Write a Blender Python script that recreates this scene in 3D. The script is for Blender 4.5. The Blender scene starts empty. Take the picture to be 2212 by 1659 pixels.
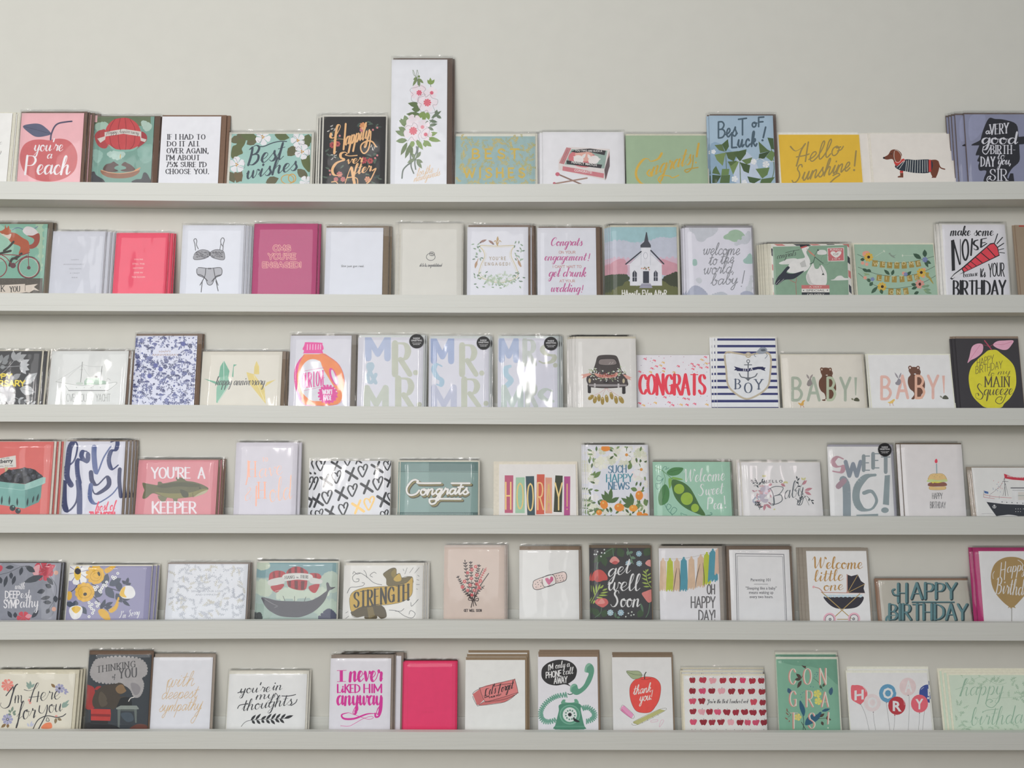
import bpy, math, random
from mathutils import Vector, Matrix
from mathutils.geometry import tessellate_polygon, delaunay_2d_cdt

sc = bpy.context.scene
COL = sc.collection
# ---------------------------------------------------------------- camera
F = 1736.0            # focal length in pixels of the 2212 px wide frame
CX, HZ = 1106.0, 920.0
S = 1 / 1220.0        # metres per pixel on the plane of the shelf fronts
Y_LIP = -0.054
Z0 = 1.36
CAM = Vector((0, Y_LIP - F * S, Z0))
cd = bpy.data.cameras.new('camera'); cam = bpy.data.objects.new('camera', cd); COL.objects.link(cam)
cd.sensor_width = 36; cd.lens = 36 * F / 2212; cd.shift_y = (HZ - 829.5) / 2212
cam.location = CAM; cam.rotation_euler = (math.pi / 2, 0, 0); cd.clip_start = 0.05
sc.camera = cam
# ---------------------------------------------------------------- light
w = bpy.data.worlds.new('world'); sc.world = w; w.use_nodes = True
bg = w.node_tree.nodes['Background']; bg.inputs[0].default_value = (0.88, 0.95, 1.0, 1); bg.inputs[1].default_value = 0.27


def area(name, loc, aim, sx, sy, power, col):
    l = bpy.data.lights.new(name, 'AREA'); l.shape = 'RECTANGLE'; l.size = sx; l.size_y = sy; l.energy = power; l.color = col
    o = bpy.data.objects.new(name, l); COL.objects.link(o); o.location = loc
    o.rotation_euler = (Vector(aim) - Vector(loc)).to_track_quat('-Z', 'Y').to_euler(); return o


area('window_daylight', (-0.95, -2.3, 2.12), (-0.6, 0, 1.75), 2.2, 2.0, 34, (1.0, 0.995, 0.985))
area('window_daylight', (-1.15, -3.0, 2.25), (-0.4, 0, 1.5), 0.25, 0.42, 8, (1.0, 0.955, 0.93))
area('window_daylight', (0.1, -3.4, 2.4), (0.0, 0, 1.5), 0.24, 0.42, 7.5, (1.0, 0.94, 0.92))
area('window_daylight', (-2.4, -2.6, 2.3), (-0.3, 0, 1.5), 0.24, 0.42, 6, (1.0, 0.95, 0.92))
area('window_daylight', (1.4, -3.2, 2.35), (0.3, 0, 1.5), 0.12, 0.6, 2.2, (1.0, 0.86, 0.88))
vs = sc.view_settings; vs.view_transform = 'Standard'; vs.look = 'None'; vs.gamma = 1; vs.use_curve_mapping = False
vs.exposure = 0.0


# ---------------------------------------------------------------- materials
def lin(c):
    return c / 12.92 if c <= 0.04045 else ((c + 0.055) / 1.055) ** 2.4


def rgb(h, g=1.0):
    return tuple(min(0.93, lin(int(h[i:i + 2], 16) / 255) * g) for i in (0, 2, 4)) + (1.0,)


def mat(name):
    m = bpy.data.materials.new(name); m.use_nodes = True
    nt = m.node_tree; return m, nt, nt.nodes['Principled BSDF']


def attr_mat(name, rough, grain, scale, metal=0.0):
    m, nt, p = mat(name)
    a = nt.nodes.new('ShaderNodeAttribute'); a.attribute_name = 'ink'
    tc = nt.nodes.new('ShaderNodeTexCoord'); n = nt.nodes.new('ShaderNodeTexNoise')
    n.inputs['Scale'].default_value = scale; n.inputs['Detail'].default_value = 4
    r = nt.nodes.new('ShaderNodeMapRange'); r.inputs[1].default_value = 0.3; r.inputs[2].default_value = 0.7
    r.inputs[3].default_value = 1 - grain; r.inputs[4].default_value = 1 + grain * 0.4
    x = nt.nodes.new('ShaderNodeMix'); x.data_type = 'RGBA'; x.blend_type = 'MULTIPLY'; x.inputs[0].default_value = 1
    L = nt.links.new
    L(tc.outputs['Object'], n.inputs['Vector']); L(n.outputs['Fac'], r.inputs[0]); L(a.outputs['Color'], x.inputs[6])
    L(r.outputs[0], x.inputs[7]); L(x.outputs[2], p.inputs['Base Color'])
    p.inputs['Roughness'].default_value = rough; p.inputs['Metallic'].default_value = metal
    return m


M_PAPER = attr_mat('card_stock', 0.62, 0.035, 60)
M_KRAFT = attr_mat('envelope_paper', 0.8, 0.06, 220)
M_INK = attr_mat('printed_ink', 0.55, 0.07, 90)
M_FOIL = attr_mat('metallic_foil', 0.38, 0.08, 40, 0.1)
M_FOIL.node_tree.nodes['Principled BSDF'].inputs['Specular IOR Level'].default_value = 0.6


def film_mat():
    m, nt, p = mat('clear_film'); nt.nodes.remove(p)
    out = nt.nodes['Material Output']; L = nt.links.new
    t = nt.nodes.new('ShaderNodeBsdfTransparent'); g = nt.nodes.new('ShaderNodeBsdfGlossy'); g.inputs['Roughness'].default_value = 0.07
    tc = nt.nodes.new('ShaderNodeTexCoord'); oi = nt.nodes.new('ShaderNodeObjectInfo')
    ad = nt.nodes.new('ShaderNodeVectorMath'); ad.operation = 'ADD'
    cm = nt.nodes.new('ShaderNodeMapping'); cm.inputs['Scale'].default_value = (10, 10, 5.0)
    n = nt.nodes.new('ShaderNodeTexNoise'); n.inputs['Scale'].default_value = 1.0; n.inputs['Detail'].default_value = 2.8
    sc2 = nt.nodes.new('ShaderNodeVectorMath'); sc2.operation = 'SCALE'; sc2.inputs[3].default_value = 37
    L(oi.outputs['Random'], sc2.inputs[0]); L(tc.outputs['Object'], cm.inputs[0]); L(cm.outputs[0], ad.inputs[0]); L(sc2.outputs[0], ad.inputs[1])
    L(ad.outputs[0], n.inputs['Vector'])
    b = nt.nodes.new('ShaderNodeBump'); b.inputs['Strength'].default_value = 1.0; b.inputs['Distance'].default_value = 0.0072
    L(n.outputs['Fac'], b.inputs['Height']); L(b.outputs[0], g.inputs['Normal'])
    f = nt.nodes.new('ShaderNodeFresnel'); f.inputs['IOR'].default_value = 1.46; L(b.outputs[0], f.inputs['Normal'])
    mn = nt.nodes.new('ShaderNodeMath'); mn.operation = 'MINIMUM'; mn.inputs[1].default_value = 0.22; L(f.outputs[0], mn.inputs[0])
    x = nt.nodes.new('ShaderNodeMixShader'); L(mn.outputs[0], x.inputs[0]); L(t.outputs[0], x.inputs[1]); L(g.outputs[0], x.inputs[2])
    L(x.outputs[0], out.inputs['Surface']); return m


M_FILM = film_mat()


def paint(name, col, bump, scale, rough):
    m, nt, p = mat(name); L = nt.links.new
    tc = nt.nodes.new('ShaderNodeTexCoord'); mp = nt.nodes.new('ShaderNodeMapping'); mp.inputs['Scale'].default_value = scale
    n = nt.nodes.new('ShaderNodeTexNoise'); n.inputs['Scale'].default_value = 1; n.inputs['Detail'].default_value = 6
    r = nt.nodes.new('ShaderNodeValToRGB'); c = rgb(col)
    r.color_ramp.elements[0].position = 0.3; r.color_ramp.elements[1].position = 0.7
    r.color_ramp.elements[0].color = tuple(v * 0.975 for v in c[:3]) + (1,); r.color_ramp.elements[1].color = c
    b = nt.nodes.new('ShaderNodeBump'); b.inputs['Strength'].default_value = bump; b.inputs['Distance'].default_value = 0.0008
    L(tc.outputs['Object'], mp.inputs[0]); L(mp.outputs[0], n.inputs['Vector']); L(n.outputs['Fac'], r.inputs[0])
    L(r.outputs[0], p.inputs['Base Color']); L(n.outputs['Fac'], b.inputs['Height']); L(b.outputs[0], p.inputs['Normal'])
    p.inputs['Roughness'].default_value = rough
    return m


M_WALL = paint('wall_plaster_paint', 'dddcd3', 0.25, (28, 28, 28), 0.85)
M_SHELF = paint('brushed_shelf_paint', 'dedfd8', 0.35, (9, 260, 260), 0.5)
M_FLOOR = paint('timber_floor', '8a7458', 0.3, (3, 40, 40), 0.5)
M_CEIL = paint('ceiling_paint', 'd8d6d0', 0.1, (20, 20, 20), 0.9)


# ---------------------------------------------------------------- mesh helpers
def mesh(name, verts, faces, m, parent=None, cols=None, mi=None):
    d = bpy.data.meshes.new(name); d.from_pydata(verts, [], faces)
    for x in (m if isinstance(m, list) else [m]): d.materials.append(x)
    if mi: d.polygons.foreach_set('material_index', mi)
    if cols is not None:
        a = d.attributes.new('ink', 'FLOAT_COLOR', 'POINT')
        a.data.foreach_set('color', [v for c in cols for v in c])
    d.update()
    o = bpy.data.objects.new(name, d); COL.objects.link(o)
    if parent: o.parent = parent
    return o


BOXF = [(0, 3, 2, 1), (4, 5, 6, 7), (0, 1, 5, 4), (1, 2, 6, 5), (2, 3, 7, 6), (3, 0, 4, 7)]


def boxv(x0, x1, y0, y1, z0, z1):
    return [(x0, y0, z0), (x1, y0, z0), (x1, y1, z0), (x0, y1, z0), (x0, y0, z1), (x1, y0, z1), (x1, y1, z1), (x0, y1, z1)]


def bevel_mod(o, wd):
    b = o.modifiers.new('soft_edge', 'BEVEL'); b.width = wd; b.segments = 2; b.limit_method = 'ANGLE'


# ---------------------------------------------------------------- room
def struct(name, b, m):
    o = mesh(name, boxv(*b), BOXF, m); o['kind'] = 'structure'; return o


struct('wall_back', (-3.2, 3.2, 0, 0.12, 0, 3.2), M_WALL)
struct('floor', (-3.2, 3.2, -6, 0.12, -0.1, 0), M_FLOOR)
# ---------------------------------------------------------------- shelves
ROWS = [
    ([(0, 391.5), (500, 396.3), (1000, 397.6), (1500, 396.5), (1900, 393.6), (2212, 391.5)], 38.6),
    ([(0, 633), (500, 634.5), (1000, 637.3), (1500, 637), (2212, 636.7)], 38.3),
    ([(0, 873.5), (400, 874.5), (700, 877), (1100, 879.5), (1600, 881), (2212, 881.3)], 37.2),
    ([(0, 1112), (500, 1112.8), (1000, 1114), (1500, 1115.5), (2212, 1116.5)], 38.8),
    ([(0, 1343.5), (500, 1341), (900, 1340), (1300, 1341.5), (1700, 1344), (2212, 1345.5)], 38.6),
    ([(0, 1580), (400, 1580), (1000, 1581.5), (1500, 1582.5), (2212, 1582.5)], 38.0)]


def lip_px(r, x):
    p = ROWS[r][0]
    if x <= p[0][0]:
        a, b = p[0], p[1]
    elif x >= p[-1][0]:
        a, b = p[-2], p[-1]
    else:
        a, b = next((p[i], p[i + 1]) for i in range(len(p) - 1) if p[i][0] <= x <= p[i + 1][0])
    t = (x - a[0]) / (b[0] - a[0])
    return a[1] + (b[1] - a[1]) * max(-0.6, min(1.6, t))


def lip_z(r, X):
    return Z0 + (HZ - lip_px(r, CX + X / S)) * S


def strip(name, r, prof, m, parent, bev):
    """a board: rectangular profile (y0, y1, z0, z1 below the lip's top) swept along the gently bowed shelf"""
    xs = [-1.13 + 2.26 * i / 24 for i in range(25)]; V = []; Fc = []
    for x in xs:
        z = sum(lip_z(r, x + d) for d in (-0.05, -0.025, 0, 0.025, 0.05)) / 5 - base_z
        y0, y1, z0, z1 = prof
        V += [(x, y0, z + z0), (x, y1, z + z0), (x, y1, z + z1), (x, y0, z + z1)]
    for i in range(24):
        for k in range(4):
            Fc.append((i * 4 + k, i * 4 + (k + 1) % 4, i * 4 + 4 + (k + 1) % 4, i * 4 + 4 + k))
    Fc += [(0, 3, 2, 1), (96, 97, 98, 99)]
    o = mesh(name, V, Fc, m, parent); bevel_mod(o, bev); return o


SHELF_LABEL = ['topmost white painted picture ledge, nothing above it but bare wall', 'second white picture ledge from the top, under the peach and balloon cards',
               'third white picture ledge from the top, holding the two baby cards', 'fourth white picture ledge from the top, holding the trout card',
               'fifth white picture ledge, one above the lowest, holding the bandage card', 'lowest white picture ledge, holding the green telephone card']
for r in range(6):
    e = bpy.data.objects.new('picture_ledge', None); COL.objects.link(e)
    th = ROWS[r][1] * S; base_z = lip_z(r, 0) - th
    e.location = (0, -0.0005, base_z); e['label'] = SHELF_LABEL[r]; e['category'] = 'shelf'; e['group'] = 'white picture ledges on the wall'
    strip('front_lip', r, (-0.0535, -0.0415, -th * 0.69, 0), M_SHELF, e, 0.0002)
    strip('base_board', r, (-0.0534, -0.0005, -th, -th * 0.6902), M_SHELF, e, 0.0001)
    strip('back_rail', r, (-0.0035, -0.0005, -th * 0.66, 0.0085), M_SHELF, e, 0.0006)

# ---------------------------------------------------------------- pen strokes and lettering
LOW = {
 'a': (11, '~8.3,8.3 5.5,10 2.3,8 1.2,4 2.8,.3 5.5,1.5 8,6 8.8,9.6 8,4 8.8,.5 11,3'),
 'b': (10, '~0,3 3,9 5.2,16 4.6,20 2.8,17 2,9 2.2,3 4,0 7,1 8.5,5 7.5,8.5 5.5,9 6.8,7 10,7.5'),
 'c': (8, '~6.8,8 5.5,10 2.8,9 1,5 2,1 4.5,0 8,3'),
 'd': (11, '~8,8 5.5,10 2.3,8 1.2,4 2.8,.3 5.5,1.5 8.3,8 9.6,20 8.6,8 8,3 9,.3 11,3'),
 'e': (8, '~0,3 4,4.5 6.5,7.5 5.5,10 3,9.5 1.2,5 2.2,1 4.5,0 8,3'),
 'f': (7, '~0,3 4,10 6.5,17 5.6,20 3.8,17 3,8 2,-6 .8,-9.5 .8,-6 3.5,.5 7,3'),
 'g': (10, '~8,8 5.5,10 2.3,8 1.2,4 2.8,.5 5.5,2 8,7 8.6,9.5 7.8,0 6,-8 3.5,-10 1.8,-8 4,-4 10,3'),
 'h': (11, '~0,3 4,11 5.5,18 4.5,20 3,17 1.8,8 1,0;~1,0 2.5,6 5.5,9.8 7.5,9 7,4 7.5,.3 9,.5 11,3'),
 'i': (6, '~0,3 3,10 2.2,4 3,.3 6,3;3.6,14.8 3.4,14'),
 'j': (6, '~0,3 4,10 3,-2 1,-9 -1.5,-9.5 -1,-6 6,3;4.4,14.8 4.2,14'),
 'k': (10, '~0,3 4,11 5.5,18 4.5,20 3,17 1.8,8 1,0;~1.2,3 4,8.5 6.8,9.8 7,7 3.5,5;~3.5,5 6.5,1 8,0 10,3'),
 'l': (6.5, '~0,3 3.5,10 5.3,17 4.5,20 2.8,17 1.8,8 2.2,1.5 3.8,0 6.5,3'),
 'm': (15, '~0,3 2,9.5 1.5,5 1,0;~1,0 3,7 5.2,9.8 6.5,8.5 6,0;~6,0 8,7 10,9.8 11.5,8.5 11,3 11.8,0 15,3'),
 'n': (11, '~0,3 2,9.5 1.5,5 1,0;~1,0 3,7 6,9.8 7.5,8.5 7,3 7.8,0 11,3'),
 'o': (9, '~5,10 2,8.5 1,4.5 2.5,.5 5,0 7.3,3 7.3,7.5 5,10 5,8 9,8'),
 'p': (10, '~0,3 2.5,10 1.5,0 .5,-10;~1.5,1 3,7.5 6,10 8,7.5 7.5,3 5,0 3,1.5;~5,0 7,.5 10,3'),
 'q': (10, '~8,8 5.5,10 2.3,8 1.2,4 2.8,.5 5.5,2 8,7 8.6,9.5 7.6,0 7,-10 8.5,-7 10,3'),
 'r': (8, '~0,3 2.5,9 3,11 3.5,9 6.5,9 6,4 6,.5 8,3'),
 's': (8, '~0,3 3.5,8 5,11 5,8 6.8,4 5.5,.5 2.8,0 1.2,1.8;~5.5,.6 8,3'),
 't': (7, '~0,3 3,11 4.2,18 3,8 2.6,2 4,0 7,3;.3,12 7,12.8'),
 'u': (11, '~0,3 2,9.8 1.3,4 2.5,.3 5,1.5 8,9.8 7.3,3 8.3,.3 11,3'),
 'v': (9, '~0,7 2,9.8 3,5 4,.3 6.5,5 7.5,9.8 9,8.5'),
 'w': (13, '~0,7 1.8,9.8 1.5,4 3,.3 5.5,3 7,9.8 6.8,3 8.3,.3 10.5,4 11,9.8 13,8.5'),
 'x': (9, '~0,8 2.5,9.5 4,5 5.5,.5 9,2;7.5,9.5 1,0'),
 'y': (10, '~0,3 2,9.8 1.5,4 3,.5 5.5,2 8,9.8 7,0 5.5,-8 3,-10 1.5,-7.5 5,-2 10,3'),
 'z': (8, '~1,8.5 3,10 6.5,9.5 4,5 1,.5 4,.5 8,1.5')}
CAPS = {
 'A': (15, '.5,0 7,20 13.5,0;3,6.5 11,6.5'), 'B': (12, '1,0 1,20;~1,20 7,19.5 10,15.5 7,11 1,10.5;~1,10.5 8,10 11.5,5.5 8,.5 1,0'),
 'C': (13, '~12.5,16 9.5,19.5 5.5,19 2,15 1,10 2,5 5.5,1 9.5,.5 12.5,4'), 'D': (14.5, '1,0 1,20;~1,20 7,19 12,15 13,10 12,5 7,1 1,0'),
 'E': (11, '10,20 1,20 1,0 10,0;1,10.5 8.5,10.5'), 'F': (10, '10,20 1,20 1,0;1,10 8.5,10'),
 'G': (14.5, '~12.5,16 9.5,19.5 5.5,19 2,15 1,10 2,5 5.5,1 9.5,.5 12.5,3.5;8,9 12.8,9 12.8,1.5'), 'H': (14, '1,0 1,20;12,0 12,20;1,10 12,10'),
 'I': (3.5, '1.7,0 1.7,20'), 'J': (10, '~8,20 8,5 6,.8 3,.5 1,3'), 'K': (12.5, '1,0 1,20;11,20 1,8;4.5,11.5 12,0'), 'L': (10, '1,20 1,0 9.5,0'),
 'M': (17, '1,0 1,20 8.2,4 15.5,20 15.5,0'), 'N': (14, '1,0 1,20 12,0 12,20'), 'O': (15, '~7.5,20 3,17.5 1,10 3,2.5 7.5,0 12,2.5 14,10 12,17.5 7.5,20'),
 'P': (12, '1,0 1,20;~1,20 8,19.5 11,15 8,10 1,9.5'), 'Q': (15, '~7.5,20 3,17.5 1,10 3,2.5 7.5,0 12,2.5 14,10 12,17.5 7.5,20;8,5 14,-2'),
 'R': (12.5, '1,0 1,20;~1,20 8,19.5 10.5,15 8,10 1,9.5;5,9.5 11.8,0'), 'S': (12, '~11,16.5 8.5,19.5 4.5,19.5 1.8,16.5 2.8,12.5 6,10.5 10,8 11.2,4.5 8.5,.8 4.5,.4 1,3.5'),
 'T': (13, '0,20 13,20;6.5,20 6.5,0'), 'U': (14, '~1,20 1,6 3.5,1 6.5,.2 9.5,1 12,6 12,20'), 'V': (13, '0,20 6.5,0 13,20'), 'W': (20, '0,20 5,0 10,17 15,0 20,20'),
 'X': (13, '0,0 12.5,20;.5,20 13,0'), 'Y': (12.5, '0,20 6.2,9.5 12.5,20;6.2,9.5 6.2,0'), 'Z': (12, '1,20 11,20 1,0 11.5,0'),
 '!': (4, '1.8,20 1.6,6;1.6,1.2 1.6,.4'), "'": (3, '1.6,20 1,15.5'), ',': (4, '2,1 1,-3'), '.': (4, '1.5,.8 1.5,.2'), '-': (8, '1,9 7,9'), ' ': (6, ''),
 '0': (12, '~6,20 2.5,17 1,10 2.5,3 6,0 9.5,3 11,10 9.5,17 6,20'), '1': (8, '1,16 5,20 5,0'), '5': (11, '10,20 2.5,20 1.5,11.5;~1.5,11.5 6,13 10,10 10,4 6,0 1,2'),
 '6': (13, '~10,19 6,17 2,11 1,6 3,1 7,0 11,3 11,8 7,11.5 3,10 1.5,6'), '7': (11, '1,20 10.5,20 4,0'), '&': (15, '~13,0 3,14 3.5,18.5 7,19 8,15 2,7 3,1.5 7,0 13,8'),
 '%': (15, '14,20 2,0;~4,20 1.5,16 4,12 6.5,16 4,20;~12,8 9.5,4 12,0 14.5,4 12,8'), '"': (5, '1,20 1,16;3.5,20 3.5,16')}
SWASH = {
 'H': (14, '~-3,11 -3.5,14 1,16.5 4,20 4,15 2,6 1,-1;~12,20 11,11 10,1 12,0;~1,9.5 6,9.5 12,11'),
 'S': (12, '~10,17 8.5,20 5,19.5 4,15.5 7.5,11 9,6 6.5,1 2.5,0 -.5,3'),
 'C': (12, '~10,15 11,18.5 8,20 3.5,16.5 1,9 2.5,2 6.5,0 12,5'),
 'E': (12, '~10,17 8,20 4.5,18.5 4,13.5 7.5,11;~7.5,11 2.5,9 1,4 4,0 8.5,.8 12,4'),
 'B': (12, '~0,17 3,19 3,10 1.5,0;~1,17 6,20.5 10,17.5 8.5,12 4,10.5;~4,10.5 10,9.5 10.5,3.5 6,-.5 1.5,1'),
 'A': (14, '~-1,1 3,1 8,20 9,18 10.5,5 13,.5;~2,8 7,7 13,8.5'),
 'F': (11, '~-1,16 4,19 12,19.5;~6,19 4,8 3,-1;~1,9 8,10'),
 'L': (11, '~1,14 4,19.5 6,17 4,6 1,.5 3,0 7,1.5 11,0'),
 'W': (18, '~-1,15 2,20 3,12 4,1 8,8 11,19 11,8 12.5,1 16,10 17,19 19,17'),
 'I': (8, '~-2,15 4,20 4.5,12 2,2 -1.5,0 -2,3'),
 'Y': (12, '~-1,17 2,19.5 2,13 5,11 10,19.5 7.5,5 4,-8 0,-9 0,-5 12,3')}


def catmull(P, closed=False, n=5):
    if len(P) < 3: return P[:]
    out = []; m = len(P)
    for i in range(m if closed else m - 1):
        p1, p2 = P[i], P[(i + 1) % m]
        p0 = P[i - 1] if closed or i else p1
        p3 = P[(i + 2) % m] if closed or i + 2 < m else p2
        for k in range(n):
            t = k / n; t2 = t * t; t3 = t2 * t
            out.append(tuple(0.5 * (2 * p1[j] + (p2[j] - p0[j]) * t + (2 * p0[j] - 5 * p1[j] + 4 * p2[j] - p3[j]) * t2 + (3 * p1[j] - p0[j] - 3 * p2[j] + p3[j]) * t3) for j in (0, 1)))
    if not closed: out.append(P[-1])
    return out


def disc(x, y, r, n=8):
    return [(x + r * math.cos(6.2832 * k / n), y + r * math.sin(6.2832 * k / n)) for k in range(n)]


def stroke(P, wid, mode='m', lo=0.35, taper=False):
    """convex pieces covering a pen stroke; mode m: even pen, d: heavy on the way down, v: heavy on verticals"""
    out = []; W = []
    Q = [P[0]]
    for p in P[1:]:
        if abs(p[0] - Q[-1][0]) + abs(p[1] - Q[-1][1]) > 1e-4: Q.append(p)
    if len(Q) < 2:
        return [disc(Q[0][0], Q[0][1], wid * 0.55)]
    D = []
    for i in range(len(Q)):
        a = Q[max(0, i - 1)]; b = Q[min(len(Q) - 1, i + 1)]
        dx, dy = b[0] - a[0], b[1] - a[1]; l = math.hypot(dx, dy) or 1e-6; D.append((dx / l, dy / l))
    for i, (dx, dy) in enumerate(D):
        if mode == 'd': k = lo + (1 - lo) * max(0.0, min(1.0, dy * 1.25))
        elif mode == 'v': k = lo + (1 - lo) * abs(dy) ** 1.5
        else: k = 1
        if taper:
            t = i / (len(D) - 1); k *= 0.25 + 0.75 * math.sin(math.pi * min(1, max(0, t)))
        W.append(wid * 0.5 * k)
    if mode == 'd' and len(W) > 3:
        W = [(W[max(0, i - 1)] + W[i] * 2 + W[min(len(W) - 1, i + 1)]) / 4 for i in range(len(W))]
    for i in range(len(Q) - 1):
        a, b = Q[i], Q[i + 1]; dx, dy = b[0] - a[0], b[1] - a[1]; l = math.hypot(dx, dy); nx, ny = -dy / l, dx / l
        turn = i + 2 < len(Q) and (D[i][0] * D[i + 1][0] + D[i][1] * D[i + 1][1]) < 0.995
        out.append([(a[0] + nx * W[i], a[1] + ny * W[i]), (b[0] + nx * W[i + 1], b[1] + ny * W[i + 1]),
                    (b[0] - nx * W[i + 1], b[1] - ny * W[i + 1]), (a[0] - nx * W[i], a[1] - ny * W[i])])
        if turn: out.append(disc(b[0], b[1], W[i + 1], 6))
    out += [disc(Q[0][0], Q[0][1], W[0]), disc(Q[-1][0], Q[-1][1], W[-1])]
    return out


def pts(s):
    return [tuple(float(v) for v in q.split(',')) for q in s.split()]


def lettering(font, text, x0, y0, x1, h, wid, dy=0.0, slant=None, arch=0.0):
    """k brush script, m even script, h hand caps, B heavy brush caps, s serif caps, v contrast caps"""
    mode = {'k': 'd', 'm': 'm', 'h': 'm', 'B': 'v', 's': 'v', 'v': 'v'}[font]
    if slant is None: slant = {'k': 0.22, 'm': 0.18}.get(font, 0.0)
    lo = {'k': 0.28, 'B': 0.45, 's': 0.3, 'v': 0.3}.get(font, 1)
    gap = {'h': 1.2, 'B': 1.5, 's': 3.2, 'v': 1.5}.get(font, 0.0)
    pos = 0.0; runs = []
    for i, ch in enumerate(text):
        prev = text[i - 1] if i else ' '
        if font in 'km' and ch in SWASH and (i == 0 or prev == ' '): adv, d = SWASH[ch]
        elif ch in LOW: adv, d = LOW[ch]
        else: adv, d = CAPS.get(ch.upper(), CAPS[' '])
        pos += gap / 2
        if font not in 'km' and ch in LOW: adv += 1
        for st in d.split(';'):
            if not st: continue
            sm = st[0] == '~'; P = pts(st.lstrip('~'))
            runs.append(([(p[0] + pos, p[1]) for p in P], sm, ch if not (ch.isupper() and font in 'km' and (ch not in SWASH or i and prev != ' ')) else ch + 'v'))
        pos += adv + gap / 2 + (1.5 if font in 'km' and ch.isupper() else 0)
    sx = (x1 - x0) / max(pos, 1); sy = h / 20
    out = []

    def mp(p):
        x = x0 + (p[0] + slant * p[1] * sy / sx) * sx
        t = p[0] / pos
        return (x, y0 - p[1] * sy + dy * t - arch * 4 * t * (1 - t))
    for P, sm, ch in runs:
        Q = [mp(p) for p in P]
        md = 'v' if (len(ch) > 1 and mode == 'd') else mode
        if sm: out += stroke(catmull(Q, n=4), wid, md, lo)
        else:
            for i in range(len(Q) - 1): out += stroke([Q[i], Q[i + 1]], wid, md, lo)
        if font == 's' and ch.isupper():
            if not sm:
                for q in (0, -1):
                    p = P[q]; o = P[1 if q == 0 else -2]
                    if (p[1] in (0, 20)) and abs(p[0] - o[0]) < 0.9 * abs(p[1] - o[1]):
                        a = mp((p[0] - 2.9, p[1])); b = mp((p[0] + 2.9, p[1])); out += stroke([a, b], wid * 0.36)
            elif ch in 'CSG':
                p = P[0]; out += stroke([mp((p[0], p[1] + 2.5)), mp((p[0], p[1] - 2))], wid * 0.5)
    return out


_bf = {}


def builtin(text, x0, y0, x1, h, dy=0.0, bold=0.0):
    key = (text, bold)
    if key not in _bf:
        c = bpy.data.curves.new('lettering', 'FONT'); c.body = text; c.offset = bold; c.resolution_u = 2
        o = bpy.data.objects.new('lettering', c); me = o.to_mesh()
        V = [(v.co.x, v.co.y) for v in me.vertices]; Fc = [tuple(p.vertices) for p in me.polygons]
        o.to_mesh_clear(); bpy.data.objects.remove(o); bpy.data.curves.remove(c); _bf[key] = (V, Fc)
    V, Fc = _bf[key]
    ax, bx = min(v[0] for v in V), max(v[0] for v in V)
    sx = (x1 - x0) / (bx - ax); sy = h / 0.729
    Q = [(x0 + (v[0] - ax) * sx, y0 - v[1] * sy + dy * (v[0] - ax) / (bx - ax)) for v in V]
    return [[Q[i] for i in f] for f in Fc]


def fill(P):
    tri = tessellate_polygon([[Vector((x, y, 0)) for x, y in P]])
    return [[P[i] for i in t] for t in tri]


def leaf(a, b, wid):
    dx, dy = b[0] - a[0], b[1] - a[1]; l = math.hypot(dx, dy) or 1; nx, ny = -dy / l * wid / 2, dx / l * wid / 2
    T = [(0, 0), (.18, .62), (.42, 1), (.7, .78), (1, 0)]
    up = [(a[0] + dx * t + nx * k, a[1] + dy * t + ny * k) for t, k in T]
    dn = [(a[0] + dx * t - nx * k, a[1] + dy * t - ny * k) for t, k in T]
    return [[up[i], up[i + 1], dn[i + 1], dn[i]] if 0 < i < 3 else ([up[0], up[1], dn[1]] if i == 0 else [up[3], up[4], dn[3]]) for i in range(4)]


def sprig(P, wid, size, step=None, one=False):
    C = catmull(P, n=6); out = stroke(C, wid); step = step or size * 0.75; acc = 0; side = 1
    for i in range(1, len(C)):
        dx, dy = C[i][0] - C[i - 1][0], C[i][1] - C[i - 1][1]; l = math.hypot(dx, dy) or 1e-6; acc += l
        if acc > step:
            acc = 0; a = math.atan2(dy, dx)
            for sd in ((side,) if one else (-1, 1)):
                b = a + sd * 0.85; out += leaf(C[i], (C[i][0] + math.cos(b) * size, C[i][1] + math.sin(b) * size), size * 0.42)
            side = -side
    a = math.atan2(C[-1][1] - C[-2][1], C[-1][0] - C[-2][0])
    out += leaf(C[-1], (C[-1][0] + math.cos(a) * size, C[-1][1] + math.sin(a) * size), size * 0.42)
    return out


def flower(x, y, r, n, rot=0.0, gap=0.86):
    out = []
    for k in range(n):
        a = rot + 6.2832 * k / n; w = 3.1416 / n * gap
        P = [(x, y)] + [(x + r * q * math.cos(a + w * t), y + r * q * math.sin(a + w * t)) for t, q in ((-1, .55), (-1, .85), (-.45, 1), (.45, 1), (1, .85), (1, .55))]
        out.append(P)
    return out


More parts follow.
